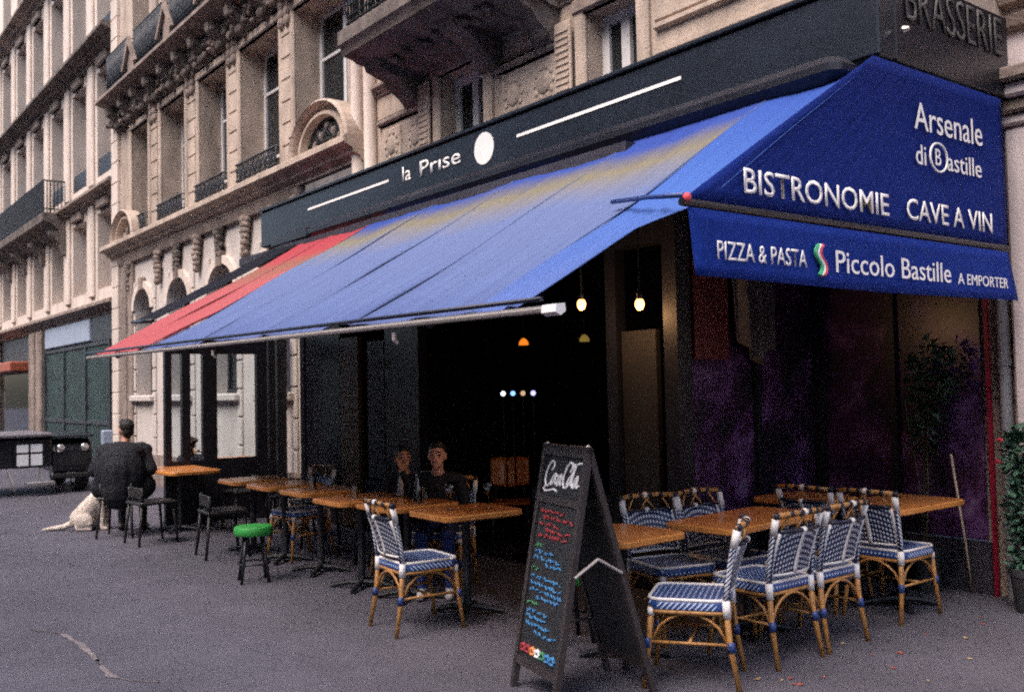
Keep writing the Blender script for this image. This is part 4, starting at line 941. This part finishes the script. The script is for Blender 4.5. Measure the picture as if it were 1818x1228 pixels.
# ================================================================== people and dog: one continuous surface each
def seg_dist(p, a, b, ra, rb):
    ab = b - a; L = ab.length_squared; t = 0 if L == 0 else max(0, min(1, (p - a).dot(ab) / L)); return (p - (a + ab * t)).length - (ra + (rb - ra) * t)
def figure(name, prims, mats, root, voxel=.009, smooth=4):
    """prims: ('c', a, b, ra, rb, mat) tapered limb or ('e', centre, radii, mat, rot). Fused to one skin, coloured by nearest source."""
    mb = MB()
    for p in prims:
        if p[0] == 'c':
            a, b = Vector(p[1]), Vector(p[2]); ab = (b - a); L = ab.length; ab.normalize(); pts = []; rs = []
            for k in range(5):
                an = k / 4 * math.pi / 2; pts.append(a - ab * p[3] * math.cos(an)); rs.append(max(.0015, p[3] * math.sin(an)))
            for k in range(5):
                an = k / 4 * math.pi / 2; pts.append(b + ab * p[4] * math.sin(an)); rs.append(max(.0015, p[4] * math.cos(an)))
            mb.tube(pts, rs, 12)
        else: mb.ell(p[1], p[2], 16, 12, 0, p[4] if len(p) > 4 else None)
    o = mb.build(name, 'skin', None)
    md = o.modifiers.new('r', 'REMESH'); md.mode = 'VOXEL'; md.voxel_size = voxel; md.use_smooth_shade = True
    ms = o.modifiers.new('s', 'SMOOTH'); ms.iterations = smooth; ms.factor = .5
    dg = bpy.context.evaluated_depsgraph_get(); me = bpy.data.meshes.new_from_object(o.evaluated_get(dg)); bpy.data.objects.remove(o)
    me.materials.clear(); keys = list(dict.fromkeys(mats[p[5] if p[0] == 'c' else p[3]] for p in prims))
    for k in keys: me.materials.append(m[k])
    pr = []
    for p in prims:
        key = keys.index(mats[p[5] if p[0] == 'c' else p[3]])
        if p[0] == 'c': pr.append((0, Vector(p[1]), Vector(p[2]), p[3], p[4], key))
        else: pr.append((1, Vector(p[1]), Vector(p[2]), p[4].transposed() if len(p) > 4 and p[4] else None, 0, key))
    for f in me.polygons:
        c = f.center; best = 9; bi = 0
        for q in pr:
            if q[0] == 0: d_ = seg_dist(c, q[1], q[2], q[3], q[4])
            else:
                v = c - q[1]
                if q[3]: v = q[3] @ v
                s_ = q[2]; k_ = math.sqrt((v.x / s_.x) ** 2 + (v.y / s_.y) ** 2 + (v.z / s_.z) ** 2); d_ = (k_ - 1) * min(s_)
            if d_ < best - 1e-5: best = d_; bi = q[5]
        f.material_index = bi
    me.name = name
    o = bpy.data.objects.new(name, me); COL.objects.link(o); o.parent = root
    return o
def hand(P, w, d, side, up=Vector((0, 0, 1)), curl=.5, s=1.0):
    """palm, four unequal bent fingers and a thumb, starting at wrist w pointing along d"""
    d = d.normalized(); lat = d.cross(up).normalized() * side; nrm = lat.cross(d).normalized() * side
    palm = w + d * .05 * s; P.append(('c', w, palm, .024 * s, .030 * s, 'skin'))
    for k, (o, L) in enumerate(((-.027, .062), (-.009, .072), (.009, .068), (.026, .052))):
        a = palm + d * .018 * s + lat * o * s; b = a + (d - up * .25 * curl).normalized() * L * .55 * s; c = b + (d - up * 1.1 * curl).normalized() * L * .55 * s
        P.append(('c', a, b, .0088 * s, .0082 * s, 'skin')); P.append(('c', b, c, .0082 * s, .0070 * s, 'skin'))
    a = w + d * .025 * s - lat * .026 * s; b = a + (d - lat * .8).normalized() * .032 * s; P.append(('c', a, b, .011 * s, .010 * s, 'skin')); P.append(('c', b, b + (d - up * .3).normalized() * .028 * s, .0095 * s, .008 * s, 'skin'))
def seated(name, loc, face, label, mats, turn=0, nod=0, lean=.04, arms=None, sc=1.0, hair='short', seat=.47, shirt=False, width=1.0, legs=None, beard=False, coat=False):
    root = thing(name, loc, label, 'person', None, math.atan2(-face[0], face[1]))
    P = []; V = Vector; z0 = seat
    pel = V((0, .0, z0 + .09)); ch = V((0, lean, z0 + .36)); nk = V((0, lean + .03, z0 + .56)); 
    P += [('e', pel, (.165 * width, .13, .11), 'pants'), ('c', pel + V((0, 0, .03)), V((0, lean * .6, z0 + .25)), .125 * width, .135 * width, 'top'),
          ('e', V((0, lean * .7, z0 + .22)), (.165 * width, .115, .14), 'top'), ('e', ch, (.180 * width, .118, .16), 'top'), ('c', V((-.13 * width, lean, z0 + .475)), V((.13 * width, lean, z0 + .475)), .072, .072, 'top'),
          ('c', V((0, lean, z0 + .48)), nk, .062, .052, 'skin'), ('e', V((0, lean - .005, z0 + .50)), (.095, .080, .045), 'top')]
    if shirt: P += [('e', ch + V((0, .035, -.02)), (.060, .100, .20), 'shirt'), ('e', V((0, lean + .055, z0 + .48)), (.05, .045, .05), 'shirt')]
    A = arms or {-1: (V((-.26, .06, z0 + .22)), V((-.13, .32, z0 + .30)), V((.35, .9, 0))), 1: (V((.26, .06, z0 + .22)), V((.13, .32, z0 + .30)), V((-.35, .9, 0)))}
    for s in (-1, 1):
        sh = V((s * .180 * width, lean, z0 + .46)); el, wr, hd = A[s]
        P += [('e', sh, (.070, .070, .072), 'top'), ('c', sh, el, .060, .050, 'top'), ('c', el, wr, .048, .036, 'top')]
        hand(P, wr + hd.normalized() * .02, hd, s)
    LG = legs or {s: (V((s * .11, .42, z0 + .04)), V((s * .12, .40, .10))) for s in (-1, 1)}
    for s in (-1, 1):
        hp = V((s * .085, .02, z0 + .07)); kn, an = LG[s]; fw = V((0, 1, 0))
        P += [('c', hp, kn, .088, .062, 'pants'), ('c', kn, an, .060, .042, 'pants'), ('c', V((an.x, an.y - .02, .045)), V((an.x, an.y + .14, .036)), .042, .034, 'shoe'), ('c', an, V((an.x, an.y - .01, .05)), .040, .040, 'shoe')]
    # head
    rot = Matrix.Rotation(turn, 3, 'Z') @ Matrix.Rotation(nod, 3, 'X'); hc = nk + V((0, .018, .125))
    def H(v): return hc + rot @ V(v)
    P += [('c', nk - V((0, 0, .02)), H((0, -.01, -.05)), .050, .050, 'skin'), ('e', H((0, 0, .018)), (.074, .092, .098), 'skin', rot), ('e', H((0, .022, -.045)), (.056, .066, .066), 'skin', rot), ('c', H((0, .062, -.090)), H((0, .066, -.094)), .022, .018, 'skin'),
          ('c', H((0, .088, .018)), H((0, .106, -.022)), .008, .0135, 'skin'), ('e', H((0, .096, -.026)), (.017, .012, .009), 'skin', rot), ('c', H((-.045, .078, .030)), H((.045, .078, .030)), .0125, .0125, 'skin'),
          ('c', H((-.020, .083, -.058)), H((.020, .083, -.058)), .0065, .0065, 'lip'), ('e', H((-.076, -.006, -.004)), (.010, .020, .030), 'skin', rot), ('e', H((.076, -.006, -.004)), (.010, .020, .030), 'skin', rot),
          ('e', H((-.030, .080, .010)), (.0135, .010, .0075), 'eye', rot), ('e', H((.030, .080, .010)), (.0135, .010, .0075), 'eye', rot), ('c', H((-.048, .086, .036)), H((-.018, .091, .038)), .0060, .0060, 'hair'), ('c', H((.048, .086, .036)), H((.018, .091, .038)), .0060, .0060, 'hair')]
    P += [('e', H((0, -.020, .048)), (.082, .092, .084), 'hair', rot), ('e', H((0, .030, .088)), (.066, .055, .036), 'hair', rot), ('e', H((0, -.060, -.01)), (.066, .048, .070), 'hair', rot)]
    if hair == 'long': P += [('c', H((0, -.06, .02)), H((0, -.085, -.16)), .075, .060, 'hair'), ('c', H((-.06, -.02, 0)), H((-.075, -.03, -.15)), .035, .03, 'hair'), ('c', H((.06, -.02, 0)), H((.075, -.03, -.15)), .035, .03, 'hair')]
    if hair == 'curly':
        for k in range(16):
            a = k * 2.4; P.append(('e', H((.085 * math.cos(a), -.02 + .085 * math.sin(a), .02 + .09 * ((k * .37) % 1))), (.035, .035, .035), 'hair'))
    if coat: P += [('e', V((0, -.10, z0 + .22)), (.27, .15, .30), 'top'), ('c', V((0, -.09, z0 + .25)), V((0, -.10, z0 + .02)), .205, .20, 'top'), ('c', V((-.2, .05, z0 + .06)), V((.2, .05, z0 + .06)), .15, .15, 'top'), ('e', V((0, -.03, z0 + .44)), (.25, .12, .13), 'top'), ('c', V((-.18, lean, z0 + .47)), V((-.30, .02, .72)), .085, .075, 'top'), ('c', V((.18, lean, z0 + .47)), V((.30, .02, .72)), .085, .075, 'top')]
    if beard: P += [('e', H((0, .030, -.072)), (.056, .058, .042), 'hair', rot)]
    if sc != 1: root.scale = (sc, sc, sc)
    mm = dict(skin='skin', hair='hair', eye='hair', lip='skin', shoe='shoe_d', shirt='shirt'); mm.update(mats)
    figure('body', P, mm, root)
    return root
V = Vector
seated('person', (4.36, 6.67, 0), (-.62, -.78), 'man in a dark jacket and blue jeans facing the camera behind the near table', dict(top='jacket', pants='jeans', shoe='shoe'), turn=-.10, nod=.05, sc=.93,
       arms={-1: (V((-.25, .10, .70)), V((-.05, .33, .73)), V((.6, .7, 0))), 1: (V((.25, .10, .70)), V((.10, .36, .74)), V((-.6, .7, 0)))})
seated('person', (4.46, 7.32, 0), (-.85, -.5), 'person in a dark jacket over a white shirt, hand raised to the chin', dict(top='jacket2', pants='jacket', shoe='shoe_d'), turn=.75, nod=.12, sc=.88, shirt=True,
       arms={-1: (V((-.24, .20, .72)), V((-.08, .24, 1.02)), V((.35, -.1, .9))), 1: (V((.25, .12, .70)), V((.12, .36, .74)), V((-.5, .8, 0)))})
seated('person', (3.28, 11.74, 0), (.52, .85), 'broad man in a dark jacket seated with his back turned at the far left', dict(top='jacket', pants='jacket', hair='hair'), turn=.75, nod=.10, width=1.30, lean=.10, sc=1.05, coat=True,
       arms={-1: (V((-.30, .02, .70)), V((-.16, .30, .78)), V((.35, .9, 0))), 1: (V((.30, .02, .70)), V((.16, .30, .78)), V((-.35, .9, 0)))})
seated('person', (4.36, 12.44, 0), (-.80, -.60), 'brown-haired person seated across the table from the far left man', dict(top='jacket2', pants='jacket', hair='hair_b'), turn=.2, hair='curly', sc=.84)

DG = thing('dog', (3.07, 12.56, 0), 'cream-coloured dog sitting on the pavement with its tail stretched out behind the far left man', 'dog', None, math.atan2(-.82, -.57))
P = [('e', V((0, -.02, .17)), (.150, .19, .165), 'fur'), ('c', V((0, .02, .24)), V((0, .20, .46)), .158, .128, 'fur'), ('e', V((0, .21, .40)), (.115, .11, .15), 'fur'), ('c', V((0, .22, .50)), V((0, .30, .62)), .090, .075, 'fur'),
     ('e', V((0, .33, .665)), (.072, .090, .072), 'fur'), ('c', V((0, .39, .645)), V((0, .475, .625)), .045, .030, 'fur'), ('e', V((0, .505, .632)), (.016, .012, .012), 'nose'),
     ('c', V((-.06, .29, .70)), V((-.088, .28, .61)), .030, .020, 'ear'), ('c', V((.06, .29, .70)), V((.088, .28, .61)), .030, .020, 'ear'), ('e', V((-.028, .405, .690)), (.010, .008, .010), 'nose'), ('e', V((.028, .405, .690)), (.010, .008, .010), 'nose')]
for s in (-1, 1):
    P += [('c', V((s * .075, .27, .40)), V((s * .072, .285, .20)), .052, .036, 'fur'), ('c', V((s * .072, .285, .20)), V((s * .072, .275, .04)), .034, .028, 'fur'), ('c', V((s * .072, .28, .028)), V((s * .072, .335, .024)), .032, .026, 'fur'),
          ('e', V((s * .125, .03, .14)), (.065, .135, .125), 'fur'), ('c', V((s * .135, .12, .10)), V((s * .135, -.06, .06)), .045, .034, 'fur'), ('c', V((s * .135, -.05, .032)), V((s * .14, .13, .028)), .032, .030, 'fur')]
P += [('c', V((0, -.17, .10)), V((.01, -.30, .05)), .050, .042, 'fur'), ('c', V((.01, -.30, .05)), V((.05, -.46, .035)), .042, .032, 'fur'), ('c', V((.05, -.46, .035)), V((.10, -.56, .030)), .032, .014, 'fur')]
figure('body', P, dict(fur='fur', ear='fur_b', nose='shoe_d'), DG, .011, 3); DG.scale = (.84, .84, .84)
cl = MB(); cl.tube([(.092 * math.cos(t), .262 + .075 * math.sin(t), .555 - .05 * math.sin(t)) for t in [k * math.pi / 9 for k in range(19)]], .012, 6); cl.build('collar', 'rubber', DG, rel=False)

# ================================================================== low dark vehicle at the far left
CV = thing('parked_vehicle', (3.5, 18.2, 0), 'low black boxy vehicle with flat top and bright four-pane window, parked at the far left', 'vehicle')
bd = MB(); bd.prof_x([(17.62, .34), (17.60, .72), (17.66, .84), (17.80, .90), (19.4, .93), (19.8, .86), (19.95, .40)], 3.80, 4.44); bd.build('body', 'car', CV, bevel=.04)
bd = MB(); bd.prof_x([(17.63, .46), (17.61, .93), (18.9, .955), (18.95, .46)], 2.3, 3.795); bd.build('cabin', 'car', CV, bevel=.03)
for x, dx in ((3.10, .12), (3.62, -.10)): MB().tube([(x, 17.60, .46), (x + dx, 17.58, .10)], .018, 6).build('strut', 'steel', CV)
MB().cbox(3.9, 4.36, 17.585, 17.60, .46, .66, .006).build('side_vent', 'rubber', CV)
MB().cbox(2.28, 3.78, 17.50, 19.3, .965, 1.03, .02).build('flat_top', 'car_top', CV)
MB().prof_x([(17.58, .93), (17.60, .97), (19.2, 1.0), (19.2, .965)], 3.785, 4.46).build('rear_lid', 'car', CV)
wf = MB(); wf.box(3.20, 3.68, 17.570, 17.601, .46, .88); wo = wf.build('window_frame', 'car', CV)
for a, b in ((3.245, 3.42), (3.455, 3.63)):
    for c, d in ((.50, .685), (.72, .845)): MB().box(a, b, 17.560, 17.569, c, d).build('pane', 'glarepane', wo)
MB().cbox(3.36, 3.80, 17.40, 17.56, .16, .24, .02).build('bumper', 'steel', CV); MB().cbox(3.80, 4.42, 17.54, 17.62, .25, .338, .02).build('sill', 'rubber', CV)
for y in (17.95, 19.5):
    for x in (4.30, 2.50):
        wh = MB(); wh.lathe([(.10, -.10), (.26, -.10), (.30, -.06), (.30, .06), (.26, .10), (.10, .10)], 20); o = wh.build('tyre', 'rubber', CV, smooth='auto', rel=False)
        o.location = Vector((x, y, .30)) - CV.location; o.rotation_euler = (0, R(90), 0)
        hb_ = MB(); hb_.lathe([(0, -.105), (.16, -.104), (.17, -.08), (.17, .08), (.16, .104), (0, .105)], 16); hb_.build('hub', 'steel', o, smooth='auto', rel=False)
for x in (3.92, 4.30): MB().lathe([(.0, 0), (.06, 0), (.065, .02), (.05, .035), (0, .04)], 16).build('round_lamp', 'steel', CV, smooth='auto', rel=False)
for o_, x in zip([c for c in CV.children if c.name.startswith('round_lamp')], (3.92, 4.30)): o_.location = Vector((x, 17.60, .76)) - CV.location; o_.rotation_euler = (R(90), 0, 0)
bo = thing('bollard', (4.75, 17.9, 0), 'short pale grey post standing beside the dark vehicle at the far left', 'post')
MB().cbox(4.66, 4.84, 17.86, 17.98, 0, 1.02, .02).build('post', 'signblue', bo)

# ================================================================== lamps
def pendant(x, y, z, top, mat, label, bulb=True):
    t = thing('pendant_lamp', (x, y, z), label, 'lamp', 'lamps under the awning')
    MB().tube([(x, y, z + .07), (x, y, top)], .006, 6).build('cord', 'iron', t)
    if bulb:
        MB().lathe([(.016, .03), (.020, .035), (.020, .08), (.008, .085)], 12, (x, y, z)).build('socket', 'iron', t, smooth='auto')
        MB().ell((x, y, z), (.034, .034, .044), 14, 10).build('bulb', mat, t, smooth=True)
        ld = bpy.data.lights.new('bulb_light', 'POINT'); ld.energy = 5; ld.color = (1.0, .55, .24); ld.shadow_soft_size = .05; lo = bpy.data.objects.new('bulb_light', ld); COL.objects.link(lo); lo.parent = t; lo.location = (0, 0, -.07)
    else:
        MB().lathe([(.055, -.03), (.052, .0), (.032, .03), (.012, .045)], 16, (x, y, z)).build('lamp_shade', mat, t, smooth='auto', solid=.004)
pendant(5.0, 5.58, 2.25, 3.30, 'bulb', 'glowing warm bulb left of the pair under the awning edge')
pendant(5.0, 4.95, 2.20, 3.30, 'bulb', 'glowing warm bulb right of the pair, nearest the blue side valance')
pendant(7.0, 8.84, 2.14, 3.30, 'lampo', 'orange glowing lampshade deep inside the dark restaurant', False)
pendant(7.2, 8.0, 2.14, 3.30, 'lampy', 'dim yellow lampshade deep inside the dark restaurant', False)
for k, (mt, nm) in enumerate((('led_w', 'white'), ('led_b', 'blue'), ('led_o', 'amber'), ('led_v', 'lilac'))):
    t = thing('bar_light', (7.0 + .03 * k, 9.26 - .155 * k, 1.545), 'small round %s light in the row of four inside the restaurant' % nm, 'light', 'row of four bar lights')
    MB().ell((0, 0, 0), (.030, .030, .030), 12, 8).build('lens', mt, t, smooth=True, rel=False); MB().tube([(0, 0, -.03), (0, 0, -1.54)], .008, 6).build('stand', 'iron', t, rel=False)

# ================================================================== plants
def foliage(mb, c, r, n, size, k=0, droop=.2):
    for _ in range(n):
        while True:
            p = Vector((random.uniform(-1, 1), random.uniform(-1, 1), random.uniform(-1, 1)))
            if .25 < p.length < 1: break
        ctr = Vector((c[0] + p.x * r[0], c[1] + p.y * r[1], c[2] + p.z * r[2])); s = size * random.uniform(.6, 1.35)
        d = Vector((p.x + random.uniform(-.6, .6), p.y + random.uniform(-.6, .6), p.z * .4 + random.uniform(-.5, .5) - droop)).normalized(); l = d.cross(Vector((random.uniform(-1, 1), random.uniform(-1, 1), 1))).normalized(); nn = d.cross(l)
        i = len(mb.v); mb.v += [tuple(ctr - d * s * .5), tuple(ctr + l * s * .24 + nn * s * .06), tuple(ctr + d * s * .55 - nn * s * .05), tuple(ctr - l * s * .24 + nn * s * .06)]; mb.face((i, i + 1, i + 2, i + 3), k)
def planter(x, y, w, h, blobs, label, leafm, size, flowers=(), trunk_h=.6, stake=None):
    t = thing('potted_plant', (x, y, 0), label, 'plant')
    MB().lathe([(w * .72, 0), (w * .78, .02), (w * .95, h * .8), (w, h * .82), (w, h), (w * .88, h), (w * .86, h - .05), (0, h - .05)], 16, (x, y, 0)).build('pot', 'pot', t, smooth='auto')
    st = MB()
    for k in range(5): st.tube([(x, y, h - .06), (x + random.uniform(-.05, .05), y + random.uniform(-.05, .05), h + trunk_h * .5), (x + random.uniform(-.12, .12), y + random.uniform(-.12, .12), h + trunk_h)], [.010, .008, .004], 6)
    st.build('stems', 'stem', t)
    mb = MB()
    for c, r, n in blobs: foliage(mb, c, r, n, size)
    mb.build('leaves', leafm, t)
    for c in flowers:
        f = MB()
        for k in range(6): f.ell((c[0] + .015 * math.cos(k), c[1] + .015 * math.sin(k), c[2] + .008 * (k % 2)), (.014, .014, .009), 6, 5)
        f.build('flower', 'flower', t, smooth=True)
planter(6.90, 3.13, .15, .30, [((6.91, 3.20, 1.05), (.12, .10, .24), 300), ((6.90, 3.18, .70), (.14, .12, .26), 300), ((6.88, 3.16, .38), (.14, .13, .16), 140)], 'bluish green leafy plant with red flowers in a pot at the right edge', 'leaf', .075, flowers=((6.88, 3.30, 1.17), (6.84, 3.30, 1.02)), trunk_h=.65)
planter(7.04, 3.98, .12, .34, [((7.0, 3.86, 1.60), (.15, .22, .34), 300), ((7.03, 3.92, 1.22), (.12, .18, .22), 120)], 'dusky leafy plant standing in the purple recess behind the far right table', 'leaf_d', .085, trunk_h=1.15)
tag(MB().tube([(6.98, 3.72, 1.05), (7.10, 3.70, .38), (7.15, 3.69, .02)], .009, 8).build('bamboo_stake', 'bamboo', None, smooth=True), 'thin pale bamboo stake leaning beside the far right table', 'stake')

# ================================================================== fallen leaves on the pavement
for k, (x, y) in enumerate([(4.28, 3.42), (4.42, 3.31), (4.57, 3.2), (5.24, 3.53), (5.15, 3.27), (5.3, 3.18), (4.92, 2.8), (6.49, 3.3), (5.79, 3.30), (4.36, 3.32), (4.37, 3.21), (6.31, 3.20), (5.48, 2.86), (4.35, 3.24), (5.0, 3.05), (5.9, 3.1)]):
    mb = MB(); a0 = random.uniform(0, 6.28); s = random.uniform(.011, .022); n = 9; mb.v.append((0, 0, .010))
    for q in range(n):
        rr_ = s * (1.25 if q % 2 == 0 else .62); mb.v.append((rr_ * math.cos(2 * math.pi * q / n), rr_ * .7 * math.sin(2 * math.pi * q / n), .004 + .006 * random.random()))
    for q in range(n): mb.face((0, 1 + q, 1 + (q + 1) % n))
    o = mb.build('fallen_leaf', 'fallen_r' if k % 3 else 'fallen_y'); o.location = (x, y, .001); o.rotation_euler = (0, 0, a0)
    tag(o, 'small dry %s leaf lying on the pavement near the side chairs' % ('reddish' if k % 3 else 'ochre'), 'leaf', 'fallen leaves')
